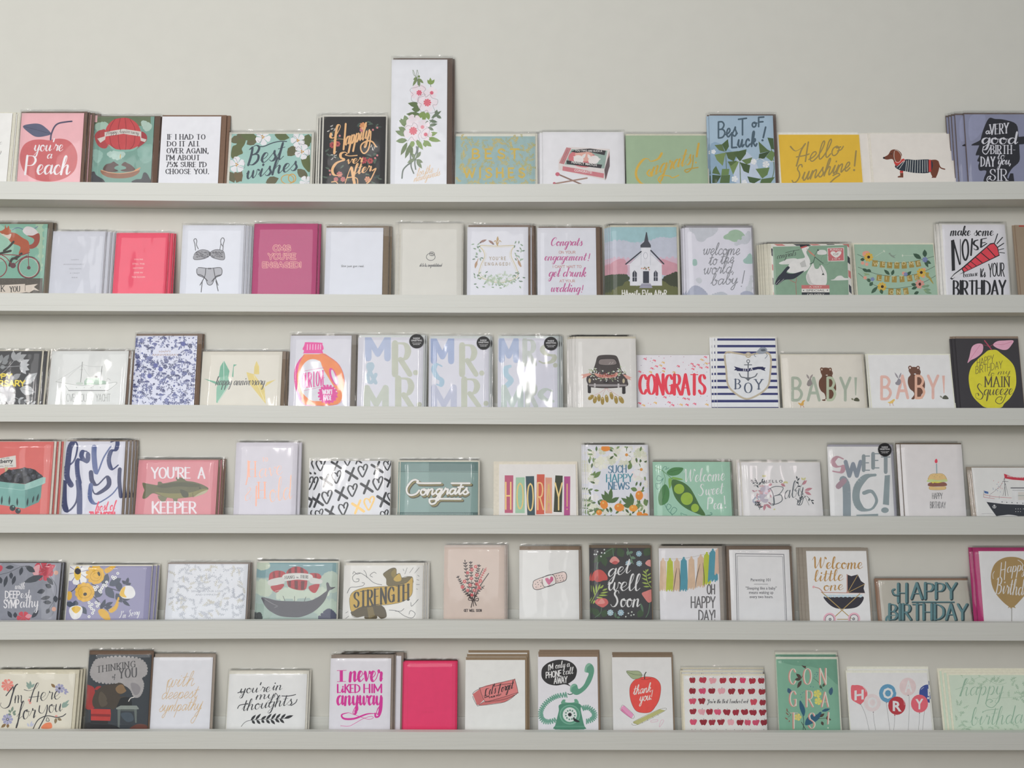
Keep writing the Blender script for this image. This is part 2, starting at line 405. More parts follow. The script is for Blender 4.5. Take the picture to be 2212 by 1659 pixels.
def draw(dsl):
    """yields (kind, colour, convex polygons in the crop's own units)"""
    for ln in dsl.strip().split('\n'):
        ln = ln.strip()
        if not ln: continue
        txt = ''
        if '|' in ln: ln, txt = ln.split('|', 1)
        a = ln.split(); op, col = a[0], a[1]
        if op == 'n': a[1], a[2] = a[2], a[1]; col = a[1]
        kind = 'picture'; P = []
        if op == 'p': P = fill(pts(' '.join(a[2:])))
        elif op == 's': P = fill(catmull(pts(' '.join(a[2:])), True, 4))
        elif op == 'l':
            Q = pts(' '.join(a[3:]))
            for i in range(len(Q) - 1): P += stroke([Q[i], Q[i + 1]], float(a[2]))
        elif op == 'c': P = stroke(catmull(pts(' '.join(a[3:]))), float(a[2]))
        elif op == 'q': P = stroke(catmull(pts(' '.join(a[3:]))), float(a[2]), 'd', 0.3)
        elif op == 'y': P = stroke(catmull(pts(' '.join(a[3:]))), float(a[2]), 'm', 1, True)
        elif op == 'O': P = stroke(catmull(pts(' '.join(a[3:])) , True) , float(a[2]))
        elif op == 'e':
            (x, y), (rx, ry) = pts(a[2])[0], pts(a[3])[0]; t = math.radians(float(a[4])) if len(a) > 4 else 0
            P = [[(x + rx * math.cos(q) * math.cos(t) - ry * math.sin(q) * math.sin(t), y + rx * math.cos(q) * math.sin(t) + ry * math.sin(q) * math.cos(t)) for q in [6.2832 * k / 20 for k in range(20)]]]
        elif op == 'E':      # ring
            (x, y), (rx, ry) = pts(a[3])[0], pts(a[4])[0]
            P = stroke([(x + rx * math.cos(6.2832 * k / 24), y + ry * math.sin(6.2832 * k / 24)) for k in range(25)], float(a[2]))
        elif op == 'r':
            (x0, y0), (x1, y1) = pts(a[2])[0], pts(a[3])[0]; P = [[(x0, y0), (x1, y0), (x1, y1), (x0, y1)]]
        elif op == 'd':      # dots
            for x, y in pts(' '.join(a[3:])): P.append(disc(x, y, float(a[2])))
        elif op == 'f':      # leaves: from,to pairs with one width
            Q = pts(' '.join(a[3:]))
            for i in range(0, len(Q) - 1, 2): P += leaf(Q[i], Q[i + 1], float(a[2]))
        elif op == 'F':
            x, y = pts(a[2])[0]; P = flower(x, y, float(a[3]), int(a[4]), float(a[5]) if len(a) > 5 else 0)
        elif op in 'bB':
            P = sprig(pts(' '.join(a[4:])), float(a[2]), float(a[3]), one=(op == 'B'))
        elif op == 'n':      # scalloped blob: radius of scallops then outline
            Q = catmull(pts(' '.join(a[3:])), True, 3); P = fill(Q) + [disc(x, y, float(a[2])) for x, y in Q]
        elif op == 'R':
            (x0, y0), (x1, y1) = pts(a[3])[0], pts(a[4])[0]; n, z = int(a[5]), float(a[6]); rd = random.Random(int(a[7]))
            cols = col.split(','); G = {c: [] for c in cols}; done = []
            for k in range(n):
                for tr in range(12):
                    x, y = rd.uniform(x0, x1), rd.uniform(y0, y1)
                    if all((x - u) ** 2 + (y - v) ** 2 > (z * 1.05) ** 2 for u, v in done): break
                done.append((x, y)); c = cols[k % len(cols)]; g = G[c]; t = rd.uniform(0, 6.28); kd = a[2] if a[2] != 'mix' else rd.choice(['sp', 'sp', 'sp', 'fl', 'mu', 'do', 'lf', 'sp'])
                if kd == 'sp':
                    b = t + rd.uniform(-.5, .5); g += sprig([(x, y), (x + math.cos(t) * z * .6, y + math.sin(t) * z * .6), (x + math.cos(b) * z * 1.1, y + math.sin(b) * z * 1.1)], z * .07, z * .36)
                elif kd == 'fl': g += flower(x, y, z * .42, 5, t)
                elif kd == 'mu':
                    g += [[(x + z * .5 * math.cos(q), y + z * .36 * math.sin(q)) for q in [3.1416 * j / 8 + 3.1416 for j in range(9)]]] + stroke([(x - z * .1, y), (x - z * .05, y + z * .8)], z * .1) + stroke([(x + z * .2, y), (x, y + z * .8)], z * .08)
                elif kd == 'do': g.append(disc(x, y, z * .2))
                elif kd == 'lf': g += leaf((x, y), (x + math.cos(t) * z * .8, y + math.sin(t) * z * .8), z * .32)
                elif kd == 'cu': g += stroke(catmull([(x - z * .5, y), (x, y - z * .35), (x + z * .1, y + z * .2), (x + z * .5, y - z * .2), (x + z * .5, y + z * .4)]), z * .22)
            for c in cols: yield kind, c, G[c]
            continue
        elif op == 'H':      # brushed heart outline
            x, y = pts(a[2])[0]; z = float(a[3]); k = float(a[4])
            Q = [(0, -.35), (.18, -.8), (.5, -.95), (.72, -.55), (.45, .25), (.1, 1), (-.15, .95), (-.6, .35), (-.85, -.15), (-.7, -.6), (-.35, -.6), (0, -.35), (.12, -.1)]
            P = stroke(catmull([(x + z * (u - k * v * .5), y + z * v * 1.1) for u, v in Q], n=4), z * .3, 'v', .55)
        elif op == 'X':
            x, y = pts(a[2])[0]; z = float(a[3])
            P = stroke([(x - z * .8, y - z * .5), (x, y), (x + z, y + z * .7)], z * .42) + stroke([(x + z * .45, y - z), (x, y + z * .1), (x - z * .35, y + z)], z * .36)
        elif op == 'W':
            (x0, y0), (x1, y1) = pts(a[2])[0], pts(a[3])[0]; n = int(a[4])
            for i in range(n): P += [[(x0 + (y1 - x0) * (i + t) / n, v) for t, v in ((.3, y0), (.62, y0), (.62, x1), (.3, x1))]]
        elif op == 'T':      # tissue tassel
            x, y = pts(a[2])[0]; w_ = float(a[3]); l = float(a[4])
            P = [disc(x, y - 4, 8), disc(x, y + w_ * .6, w_ * .62)]
            for i in range(9):
                t = (i - 4) / 4; P += [[(x + w_ * .6 * t - 5, y + w_ * .5), (x + w_ * .6 * t + 5, y + w_ * .5), (x + w_ * 1.0 * t + 5, y + l - 12 * (i % 3)), (x + w_ * 1.0 * t - 4, y + l - 4 - 9 * (i % 2))]]
            P += [[(x - w_ * .6, y + w_ * .6), (x + w_ * .6, y + w_ * .6), (x + w_ * .85, y + l * .8), (x - w_ * .85, y + l * .8)]]
        elif op == 'V':      # coiled cord
            C = catmull(pts(' '.join(a[3:])), n=7); Q = []
            for i in range(len(C) - 1):
                dx, dy = C[i + 1][0] - C[i][0], C[i + 1][1] - C[i][1]; l = math.hypot(dx, dy) or 1; sg = 24 if i % 2 else -24
                Q.append((C[i][0] - dy / l * sg, C[i][1] + dx / l * sg))
            P = stroke(Q, float(a[2]))
        elif op == 'a':
            cs = col.split(','); rd = random.Random(int(cs[0], 16))
            for c, (x, y) in zip(cs, pts(' '.join(a[2:]))):
                j = lambda v: v * rd.uniform(.82, 1.12)
                Q = [(x, y - 26), (x + j(24), y - j(36)), (x + j(42), y - 22), (x + j(38), y + 10), (x + j(20), y + j(36)), (x, y + 30), (x - j(22), y + j(36)), (x - j(38), y + 8), (x - j(42), y - 20), (x - j(24), y - j(34))]
                yield kind, c, fill(catmull(Q, True, 3))
            P = []
            for x, y in pts(' '.join(a[2:])): P += leaf((x, y - 24), (x + 9, y - 48), 6)
            yield kind, '5a3030', P
            continue
        elif op == 'K':
            (x, y) = pts(a[2])[0]; yield 'sticker', '', (x, y, float(a[3])); continue
        elif op == 't':
            kind = 'lettering'; f = a[2]; W = float(a[3]); x, y = pts(a[4])[0]; x1, h = float(a[5]), float(a[6])
            dy = float(a[7]) if len(a) > 7 else 0; sl = float(a[8]) if len(a) > 8 else None; ar = float(a[9]) if len(a) > 9 else 0
            if f == 'x': P = builtin(txt, x, y, x1, h, dy, W)
            else: P = lettering(f, txt, x, y, x1, h, W, dy, sl, ar)
        yield kind, col, P

CARDS = r'''
@A,-430,62,108,f3f2ee|e0ddcd,-430,98,100|0|9,0 12,0|white card with small grey italic print, cut off by the picture's edge|white italic print
t 555555 k 3 -160,405 20 44 | music
t 555555 k 3 -140,490 14 44 | song
@A,162,764,108,f2bcc1|7a6152,158,796,94|1|4,0 8,0 11,0 -6,0|pink card with a big coral fruit and blue leaf reading you're a Peach|pink peach
s d47072 190,560 196,480 235,405 310,366 400,360 470,368 520,356 580,352 650,368 705,420 735,490 738,570 715,650 655,710 570,748 480,762 380,754 290,718 225,660
c 55506a 15 484,362 490,310 520,240 560,206 630,192 686,186
s 62667f 218,235 300,210 380,212 440,250 488,305 430,328 350,335 290,305
c 4f5068 5 225,235 330,262 430,290 488,305
t fbf3f5 k 13 322,470 600 116 0 0.15|you're
t fbf3f5 k 11 445,542 498 86|a
t fbf3f5 k 21 232,692 668 176 0 0.12|Peach
@A,850,1440,140,7fa79a|6e5546,852,1500,136|1|5,0|green card with red striped airships over two bears in a boat|green airship
r 6b7a5c 850,140 1440,230
n 26 a9c4b4 930,230 1000,215 1020,250 960,270
n 24 b6cdc0 1370,200 1430,230 1400,260
n 30 8fb6aa 1340,470 1430,430 1440,520 1380,560
n 26 9bbfb3 900,480 960,500 930,560
n 20 b9d3c9 1040,500 1120,480 1180,500 1120,540
s b54548 905,330 930,285 970,268 1010,275 1030,420 985,445 930,410
s a93c42 1345,285 1380,295 1405,330 1395,380 1330,430 1300,440 1320,330
s c94a4d 1000,330 1020,240 1080,175 1150,155 1220,155 1290,190 1335,250 1350,330 1330,400 1270,450 1090,450 1020,400
c 9a3238 6 1100,165 1050,260 1060,400 1110,455
c 9a3238 6 1150,158 1130,260 1135,400 1150,458
c 9a3238 6 1195,155 1205,260 1205,400 1200,458
c 9a3238 6 1240,165 1290,260 1280,400 1240,455
s 8fbdae 1035,405 1120,458 1230,460 1320,425 1260,470 1100,470
p d9d2cb 930,352 1000,330 1000,290 1180,258 1350,285 1350,345 1400,360 1385,385 1345,372 1340,330 1180,305 1010,330 1005,360 960,392
t 5a4a48 k 4 1015,318 1325 40 -2 0.2 18|Happy Anniversary
l 4f6558 4 1155,500 1150,548
f e0b860 10 1148,545 1153,495
s 5d4642 985,650 1010,600 1060,585 1085,570 1115,590 1135,605 1100,620 1095,640 1130,660 1060,672
s 664c47 1160,605 1190,575 1215,585 1255,605 1290,650 1210,668 1150,655 1200,640 1200,622
s 9a6a52 965,650 1050,672 1150,680 1250,668 1330,645 1325,680 1260,718 1150,732 1040,722 975,690
c e8b98f 5 968,652 1050,676 1150,684 1250,672 1330,648
c e0a070 10 1290,655 1338,632
s 45454a 850,690 900,665 920,700 990,745 990,780 850,780
s 45454a 1260,770 1300,740 1350,735 1370,680 1400,680 1425,720 1440,780
@A,1512,2082,140,eeeef3|806553,1514,2134,128|0|8,0|white card in bold black type beginning IF I HAD TO DO IT ALL|white serif capitals
t 4a4a50 s 10.5 1596,358 1966 46|IF I HAD TO
t 4a4a50 s 10.5 1594,424 1916 46|DO IT ALL
t 4a4a50 s 10.5 1590,490 1998 46|OVER AGAIN,
t 4a4a50 s 10.5 1586,556 1914 46|I'M ABOUT
t 4a4a50 s 10.5 1583,622 1978 46|75% SURE I'D
t 4a4a50 s 10.5 1579,688 2002 46|CHOOSE YOU.
@B,62,802,762,a9cfc6|e7e4d8,42,826,748|1|3,0|mint card with white flowers and gold rings reading Best wishes|mint best wishes
f 6d6c4e 75 75,835 185,790
s 6a7048 80,960 95,880 130,860 150,815 215,810 205,860 180,900 190,940 150,960 100,990
f 6c6a4e 80 225,860 330,790 130,770 330,800
f 66724a 80 170,770 330,800 480,770 620,800
f 6a6a4a 90 600,965 690,870
f 66724a 90 795,765 770,870 745,900 790,790
s 687346 725,985 760,975 790,960 805,960 805,1110 760,1080 735,1040
f 6d6a50 80 690,1085 790,1180 400,1212 520,1170 70,1110 110,1212
f 7a6a4e 70 180,1200 110,1110 130,1212 180,1100
f 66684a 60 600,900 690,930
F f1eff2 375,797 72 5 0.2
F f1eff2 695,820 68 5 0.6
F f1eff2 737,925 74 5 0.1
F f1eff2 135,1045 76 5 0.9
F f1eff2 770,1205 60 5 0.4
c 5c5a70 2.5 310,775 340,765 365,790 350,840 325,820
c 5c5a70 2.5 640,800 660,780 690,815 650,850
c 5c5a70 2.5 680,900 700,880 735,920 690,950
c 5c5a70 2.5 85,1000 120,985 140,1040 90,1060
c 5c5a70 2.5 740,815 755,860 700,850
c 5c5a70 2.5 785,890 795,950 740,950
c 5c5a70 2.5 200,1010 205,1075 140,1060
d d19a3c 7 368,780 382,790 372,800 690,815 704,822 692,830 730,918 745,925 732,935 128,1035 142,1045 130,1055
E *d9a040 7 600,1180 58,42
E *d9a040 8 642,1170 34,38
t 46525c k 21 225,1052 560 170 -60 0.16|Best
c 46525c 9 325,876 380,878 450,850 520,832 592,832
t 46525c k 20 215,1182 690 150 -90 0.16|wishes
@B,918,1492,604,2f2d2d|e8e5da,905,1508,588|1|-8,0 -6,0|black card with copper lettering and tiny flowers reading Happily Ever After|black happily ever after
R 5f7767,48605a,6d8470 sp 950,770 1090,1000 10 34 3
R 5f7767,48605a sp 1220,650 1440,760 9 34 4
R 5f7767,6d8470 sp 1300,930 1440,1060 8 34 5
R 5f7767,6d8470 sp 970,1070 1160,1205 9 34 6
R 6d8470,48605a sp 1310,1140 1450,1210 6 32 7
R f2efe9 sp 985,670 1050,760 5 22 8
R f2efe9 sp 1360,850 1430,920 5 20 9
R f2efe9 sp 975,930 1060,1000 5 20 10
F bf5455 1015,865 30 7
F c9605e 1060,855 26 7
F e8a06a 1295,690 34 8
F d07a84 1285,725 24 7
F c1535a 1300,1005 32 7
F c85c5e 1360,1010 28 7
F d9817c 1078,1135 28 7
F d9817c 1045,1180 22 7
F d9817c 1110,1180 24 7
F e8a582 1335,1180 28 6
d 7c2c34 8 1015,865 1060,855 1300,1005 1360,1010
d d98a8c 10 1080,780 1350,735 1385,725 1425,705 1425,960 1405,985 988,1100 992,1135 1290,718
q *f0bd84 22 1000,760 995,790 1020,800 1050,770 1085,700 1075,678 1055,700 1040,800 1030,940
q *f0bd84 17 1135,670 1128,760 1115,905
q *f0bd84 8 1018,828 1060,810 1120,812
t *f0bd84 k 17 1125,870 1350 158 -70 0.16|appily
c *f0bd84 13 1365,740 1362,800 1345,900 1305,942 1275,910 1280,860 1330,828 1380,835 1412,880
q *f0bd84 24 1240,960 1170,965 1130,955 1150,945 1125,930 1090,945 1090,980 1120,1000 1050,1030 1012,1090 1030,1140 1090,1140
t *f0bd84 k 16 1140,1040 1290 84 -15 0.16|ver
q *f0bd84 26 1130,1215 1165,1110 1185,1068 1195,1110 1215,1215
t *f0bd84 k 16 1200,1140 1370 100 -35 0.16|fter
c *f0bd84 11 1380,1100 1412,1080 1400,1110 1360,1190 1330,1216
c *f0bd84 10 1150,1165 1200,1160 1240,1175 1245,1216
c *f0bd84 9 1005,1205 1040,1200 1060,1216
@B,1545,2062,80,eeeff4|6c594e,1560,2112,67|1|4,0|tall narrow white card with pink azaleas on leafy stems|tall azalea
c 6e7a70 13 1730,880 1730,1010 1720,1040
c 6e7a70 13 1725,1030 1665,1090 1652,1170
c 6e7a70 12 1785,880 1785,930 1735,1040 1760,1125
c 6e7a70 12 1800,880 1790,960 1770,1020 1778,1088
f 7f8f6e 34 1745,940 1770,995 1825,925 1780,990 1780,1000 1845,1025 1785,1005 1835,1080 1775,990 1700,1030
f 6a7d4f 40 1700,840 1640,960 1735,850 1680,990 1725,850 1745,970
f 7b9160 48 1700,820 1595,830 1700,780 1590,735 1690,740 1620,700 1690,700 1640,620 1700,660 1675,590 1690,660 1625,640
f 8aa45a 44 1750,820 1745,890 1780,810 1845,910 1850,820 1925,880 1880,800 2010,830 1870,780 1980,750 1860,830 1870,885
f 65794c 52 1830,590 1690,580 1820,540 1740,535 1830,510 1705,480
f 8aa45a 42 1855,555 1800,625 1880,560 1900,635 1860,560 1850,655
f 6f8168 30 1920,620 2015,550 1960,590 1975,540 1965,590 2015,620 1900,640 1980,655 1890,690 1980,670 1890,700 1945,730 1885,640 1880,690
c 6f8168 5 1960,590 1880,700
f 7f9160 26 1795,240 1750,325 1800,250 1815,335 1800,250 1850,298 1795,245 1755,265 1800,245 1815,225
c 6e7a70 6 1800,320 1790,250
c 8a9a80 4 1790,240 1760,220 1752,175 1765,200 1780,240 1790,175 1800,205 1795,240
f 8aa45a 28 1915,310 1885,265 1915,310 1952,262 1915,310 1912,245
c 6e7a70 5 1915,310 1920,345
F f4e6ec 1810,385 82 5 0.3 1
F f6eaf0 1925,385 56 5 0.9
F f6eaf0 1885,470 96 5 0.15
F f4e6ec 1760,650 70 5 0.5
F f6eaf0 1850,690 60 5 0.9
F f6eaf0 1755,740 92 5 0.25
F f6eaf0 1870,765 60 5 0.1
O 8a7a86 2.5 1800,470 1805,425 1860,395 1870,425 1910,400 1925,430 1980,450 1970,495 1935,500 1955,560 1900,570 1880,545 1840,565 1815,530 1830,490
O 8a7a86 2.5 1675,790 1670,740 1695,690 1740,690 1760,660 1790,680 1800,720 1825,740 1800,780 1815,820 1770,825 1740,790 1700,830
O 8a7a86 2.5 1735,345 1780,335 1830,320 1870,350 1850,380 1860,410 1810,430 1795,470 1745,460 1740,420 1755,400 1728,370
O 8a7a86 2 1830,760 1860,720 1900,710 1900,760 1870,800 1835,800
d f3a3ae 26 1885,475 1755,735
d f3a3ae 18 1810,380 1870,768 1840,700 1925,385
F e4697a 1885,475 36 9
F e4697a 1755,735 38 9
F e0607a 1810,385 26 7
F e0607a 1870,768 18 7
F e0607a 1925,385 16 7
t e9c9a4 m 4.5 1785,1155 1935 78 -40|for the
t e9c9a4 m 4.5 1760,1205 2000 70 -62|newlyweds
@C,88,752,268,e9e7da|e6e3d4,90,768,262|1|3,0|pale blue card with gold leaves reading BEST WISHES in gold capitals|pale blue best wishes
r a5c0bf 92,284 748,760
R *c9bb7a,*b9b77e,*d2bd70 sp 140,300 715,385 34 40 11
R *c9bb7a,*b9b77e sp 140,470 715,545 26 40 12
R *c9bb7a,*d2bd70 sp 140,625 715,700 26 40 13
R *c4b97c,*d2bd70 sp 135,385 215,640 10 40 14
R *c4b97c,*b9b77e sp 620,385 715,640 12 40 15
R *b8b684 sp 140,300 715,690 60 22 16
t *d8bc62 h 15 225,465 615 75|B E S T
t *d8bc62 h 15 160,622 665 75|W I S H E S
@C,812,1482,252,edecef|edecea,812,1488,248|1|-7,0 -5,0|white card with a pink and teal matchbox and two crossed matches|matchbox
p e7dfdc 1030,372 1362,388 1360,520 1330,645 940,560 940,480
p b98f8d 1360,400 1362,520 1332,640 1322,560
p 6d5d5f 1345,470 1362,440 1362,530 1325,648 1318,560
p c98a8c 945,505 1005,375 1045,382 985,515
p 9fb5ab 1048,390 1342,402 1318,550 990,515
e d98085 1140,470 120,70 8
e e9b3a5 1150,440 75,50 8
e efe9e6 1105,475 42,36 20
e efe9e6 1230,480 46,36 -20
f efe9e6 26 1110,470 1060,450 1130,470 1165,425 1205,475 1180,430 1230,480 1290,470
p 3e3b3e 1005,482 1300,518 1290,548 1008,512
p 3e3b3e 1040,410 1090,392 1200,385 1330,402 1320,440 1250,425 1180,412 1090,420
t f3eee9 x 0.02 1048,505 1255 18 26|PERFECT MATCH
t f3eee9 x 0.02 1075,408 1300 16 6 0 0|YOU TWO ARE SUCH A
p d4848b 975,530 1315,590 1312,628 972,566
t f6e6e4 x 0.02 1070,572 1215 20 20|CONGRATS!
t 8d5a5c x 0 965,512 1015 14 -110|MATCHES
l 96786c 12 945,600 1130,680
l a98a7c 12 905,675 1175,628
e cf7080 932,596 18,16
e c46a78 905,670 12,9
l e7dfdc 3 988,515 940,540
@C,1500,2172,278,a9bf9f|e3e0cc,1500,2182,264|1|4,0|sage green card with shiny gold script reading Congrats|sage gold congrats
q *e3bb52 20 1790,425 1760,470 1700,490 1680,470 1640,475 1590,540 1580,610 1620,670 1680,680
t *dcb550 k 15 1700,610 2030 150 -100 0.2|ngrats
e *e3bb52 1705,590 14,20
q *e3bb52 14 1690,560 1670,590 1700,615 1740,590 1730,560 1700,560
c *e3bb52 9 1790,680 1760,640 1790,608 1850,610 1880,625 1930,605
c *c9aa50 10 2050,440 2040,540 2000,580 1985,560 2090,540
q *dcb550 18 2095,345 2085,400 2078,450
d *dcb550 8 2072,500
@D,112,545,92,a9bfd0|5f4c44,118,565,84|1|-5,0|blue card with green clover leaves reading BEST OF LUCK|clover good luck
s 93adc2 112,280 250,330 330,420 260,560 112,560
s c3cede 330,330 420,420 430,560 300,560 260,450
t 4d6270 h 11 155,244 352 108 -26|BesT
t 4d6270 h 11 382,170 468 62 -6|oF
t 4d6270 h 12 245,308 425 100 -12|Luck
l 4d6270 12 478,170 462,240
d 4d6270 8 457,258
c 6b8060 5 210,340 215,450
c 6b8060 6 305,405 310,550
c 6b8060 5 515,310 535,440 520,520
p 63774a 135,290 185,285 205,335 165,325
p 4c6339 185,285 225,250 232,300 210,335
p 7b9058 135,355 210,340 190,430 150,390
p 55693e 212,340 295,330 265,400 225,380
p 7a9159 225,400 300,400 260,490
p 4d6238 300,330 350,318 345,350 315,390 305,400 262,345
p 6b8250 315,392 390,372 375,410 350,420
p 475c36 305,405 375,425 365,480 330,465
p 586d3e 222,402 290,395 245,430
p 5a7044 430,265 490,320 510,330 440,345
p 48603a 490,240 530,245 535,320 515,315
p 3f5433 435,350 510,330 470,380 430,385
p 708a54 515,325 545,345 520,400 480,370
p 587044 125,455 145,430 175,490 120,480
p 708a54 180,495 185,450 235,450 230,490
p 3f5433 120,490 180,495 150,545 120,545
p 587044 180,495 240,490 235,545 170,545
p 6a8450 410,450 505,440 490,490 455,515
p 48603a 355,500 450,518 400,548 370,540
p 587044 450,518 540,505 510,548 440,548
F f0f0f4 398,402 20 5
F f0f0f4 480,420 24 5
F f0f0f4 270,518 22 5
F f0f0f4 335,540 18 5
F f0f0f4 128,335 16 5
c f0f0f4 3 400,400 440,380 480,400 540,400
@D,585,1130,220,e3b93f|e4e2d8,572,1122,206|0|-3,0|yellow card with grey script reading Hello Sunshine|yellow hello sunshine
q a08a50 11 645,300 680,330 730,300 745,280 715,330 685,430
q a08a50 10 765,270 755,330 745,400
c a08a50 8 685,370 740,360 770,350
t a08a50 m 8.5 765,405 975 120 -55 0.15|ello
c a08a50 8 960,330 985,320 1000,298
t a08a50 m 9 655,545 1040 115 -85 0.2|Sunshine
c a08a50 9 895,560 940,515 975,490 960,480 930,495
l a08a50 11 1085,330 1075,430
d a08a50 8 1072,458
@D,1205,1762,214,e6e0d8|e0dbd0,1190,1768,208|0|-21,0 -3,0|cream card with a brown dachshund in a striped jumper|dachshund
s 74412f 1365,385 1400,395 1410,430 1370,440 1345,420 1330,385 1290,388 1268,375 1300,355 1320,325 1355,320 1385,340 1392,365
s 74412f 1590,390 1630,392 1645,430 1625,500 1600,505 1580,460 1570,400
s 2c3540 1345,430 1410,388 1480,390 1590,392 1585,470 1490,478 1410,465 1380,460
p c8413c 1338,405 1405,380 1415,395 1355,432
p c8413c 1572,390 1588,388 1590,468 1572,470
p c8413c 1380,462 1402,464 1400,478 1378,476
s 8a4a34 1345,330 1370,335 1388,370 1375,400 1352,395 1342,360
O e6e0d8 2.5 1345,325 1372,335 1390,368 1380,400 1355,405 1340,370
p 74412f 1380,478 1402,478 1402,508 1365,508 1365,500 1382,495
p 74412f 1605,480 1625,480 1622,510 1592,510 1594,503 1608,500
c 74412f 8 1635,400 1650,440 1680,452
d 1c1c20 7 1272,376
d 1c1c20 4 1320,350
l dfe0da 3 1425,395 1418,465
l dfe0da 3 1438,392 1430,470
l dfe0da 3 1452,392 1446,472
l dfe0da 3 1467,392 1462,474
l dfe0da 3 1483,392 1480,476
l dfe0da 3 1499,392 1497,476
l dfe0da 3 1515,392 1514,476
l dfe0da 3 1531,392 1531,474
l dfe0da 3 1547,392 1548,472
l dfe0da 3 1561,392 1563,470
l dfe0da 3 1412,395 1375,450
l dfe0da 3 1405,395 1358,440
@D,1842,2290,84,8f92ab|66544c,1836,2290,74|1|-18,0 -5,0 -4,0 -4,0|lavender card with a man's black hatted profile reading A VERY good BIRTHDAY|hatted profile birthday
s 9a9db8 1850,100 1950,90 1930,200 1850,260
s 26262e 1975,112 2020,115 2080,120 2160,150 2175,230 2182,330 2180,400 2130,450 2100,510 2140,545 1950,545 1960,465 1915,462 1905,430 1912,405 1898,395 1912,360 1888,358 1900,320 1912,290 1935,200
s 26262e 1858,290 1910,262 1940,240 2000,250 2212,232 2290,230 2290,262 2200,285 1920,292
p 26262e 2120,480 2140,480 2150,560 2090,560
t dcdce4 h 7 1952,215 1990 40|a
t dcdce4 s 9 1980,220 2110 66 -12|VERY
t dcdce4 k 14 1925,282 2170 80 0 0.05|good
t dcdce4 s 8 1985,348 2158 56|BIRTH-
t dcdce4 s 9 1920,432 2018 62|DAY
t dcdce4 k 6 2030,385 2080 56|to
t dcdce4 k 8 2035,420 2125 60|you,
t dcdce4 s 9 1975,528 2105 76|SIR
c dcdce4 6 1940,300 1935,335 1960,350 1990,300
c dcdce4 6 1975,520 1990,500 1970,505 1965,530 2000,545 2040,560
@E,-190,378,98,84b3a0|75695a,-190,426,84|1|5,0|green card with a red fox riding a bicycle reading THANK YOU|fox on bicycle
s 9cc4b0 -190,100 0,100 120,260 60,420 -190,400
n 16 a3c0a6 330,110 370,100 376,300 360,500 340,300
r 5c564e -190,578 378,760
R 8a8274 do -190,590 378,640 50 10 21
c 6a6a96 6 110,150 160,130 230,155 290,145 335,120
s d5cfd0 200,160 235,120 300,135 340,185 290,205 240,200
s 9c4a3c 240,200 290,200 345,180 350,250 320,300 270,318 250,290 290,270 300,230
s b05a3c 20,160 80,170 140,180 200,220 250,250 262,310 255,345 200,370 165,360 180,300 110,270 80,240
s b3603f -80,170 -40,140 0,160 40,140 45,105 60,135 75,112 85,140 100,160 80,180 20,185 0,175 -40,210
s d9c9bd 0,180 60,195 100,185 85,230 60,220
c 3a3a34 20 120,255 80,300 35,335
c 3a3a34 20 60,345 95,335 -20,365
c 3a3a34 22 190,360 150,395 105,410 85,465
c 3a3a34 14 160,380 125,400 150,410
E 8c4248 9 255,482 92,92
E 3c4a44 5 255,482 100,98
E 8c4248 9 -40,482 100,92
E d8d2c8 3 255,482 84,84
l 7aa596 2 255,482 185,420
l 7aa596 2 255,482 320,420
l 7aa596 2 255,482 320,540
l 7aa596 2 255,482 200,545
l 7aa596 2 255,482 255,395
c 8c3c44 8 -60,378 10,370 100,370 180,375 260,350
c 8c3c44 7 20,375 60,400 110,465
c 8c3c44 7 115,465 180,410 240,378
c 8c3c44 6 250,360 252,430 255,480
e 6a4048 115,465 26,24
e 6a4048 255,485 16,16
p d9cdc0 -190,665 -20,640 222,628 220,690 240,700 -190,760
p d9cdc0 225,640 335,628 300,655 348,690 300,680 260,705 225,700
t 3c3a38 s 8 -170,705 45 50 -12|THANK
t 3c3a38 s 8 85,700 180 48 -4|YOU
@E,430,898,166,d5d7e0|dcdde2,432,908,162|1|9,0 6,0 5,0|small pale grey card with five short lines of tiny silver print|pale grey tiny print
t *9a9ca4 x 0 630,420 700 12|HAPPY
t *9a9ca4 x 0 560,460 742 12|ANNIVERSARY
t *9a9ca4 x 0 610,500 718 12|YOU WITH
t *9a9ca4 x 0 618,538 706 12|A CRAZY
t *9a9ca4 x 0 636,577 686 12|RIDE
@E,994,1458,180,f55873|f3566e,1000,1470,176|1|8,0 3,0|small hot pink card with five short lines of pale print beside lingerie card|small hot pink
t fbd5cf x 0 1185,418 1265 14|YOU'RE
t fbd5cf x 0 1172,457 1280 14|STILL THE
t fbd5cf x 0 1178,495 1270 14|HOTTEST
t fbd5cf x 0 1185,534 1262 14|ONE IN
t fbd5cf x 0 1165,574 1282 14|THE ROOM
@E,1588,2138,112,e3e6ef|dee0e6,1590,2150,108|1|6,0 5,0 3,0|white card with a black pen drawing of lace bra and knickers|lace lingerie
c 5a5a60 7 1730,330 1725,280 1715,240 1732,228 1742,250 1738,280 1755,318
c 5a5a60 7 1972,330 1975,280 1985,240 1972,220 1955,235 1955,270 1975,300
c 5a5a60 6 1955,270 1945,325
s 9a9aa0 1715,385 1740,345 1790,325 1850,340 1855,380 1800,410 1720,415
s 9a9aa0 1860,380 1865,345 1910,325 1965,335 1985,360 1978,415 1900,405
R 3c3c44,5c5c64 cu 1735,345 1840,395 26 15 31
R 3c3c44,5c5c64 cu 1875,345 1965,390 24 15 32
O 45454c 5 1715,375 1745,340 1795,325 1848,340 1852,378 1800,405 1720,412
O 45454c 5 1862,378 1866,345 1910,325 1965,332 1985,360 1980,414 1900,402
e 35353c 1857,362 9,18
s b2b3ba 1752,485 1820,490 1890,488 1955,485 1958,545 1900,575 1875,630 1840,632 1820,580 1748,545
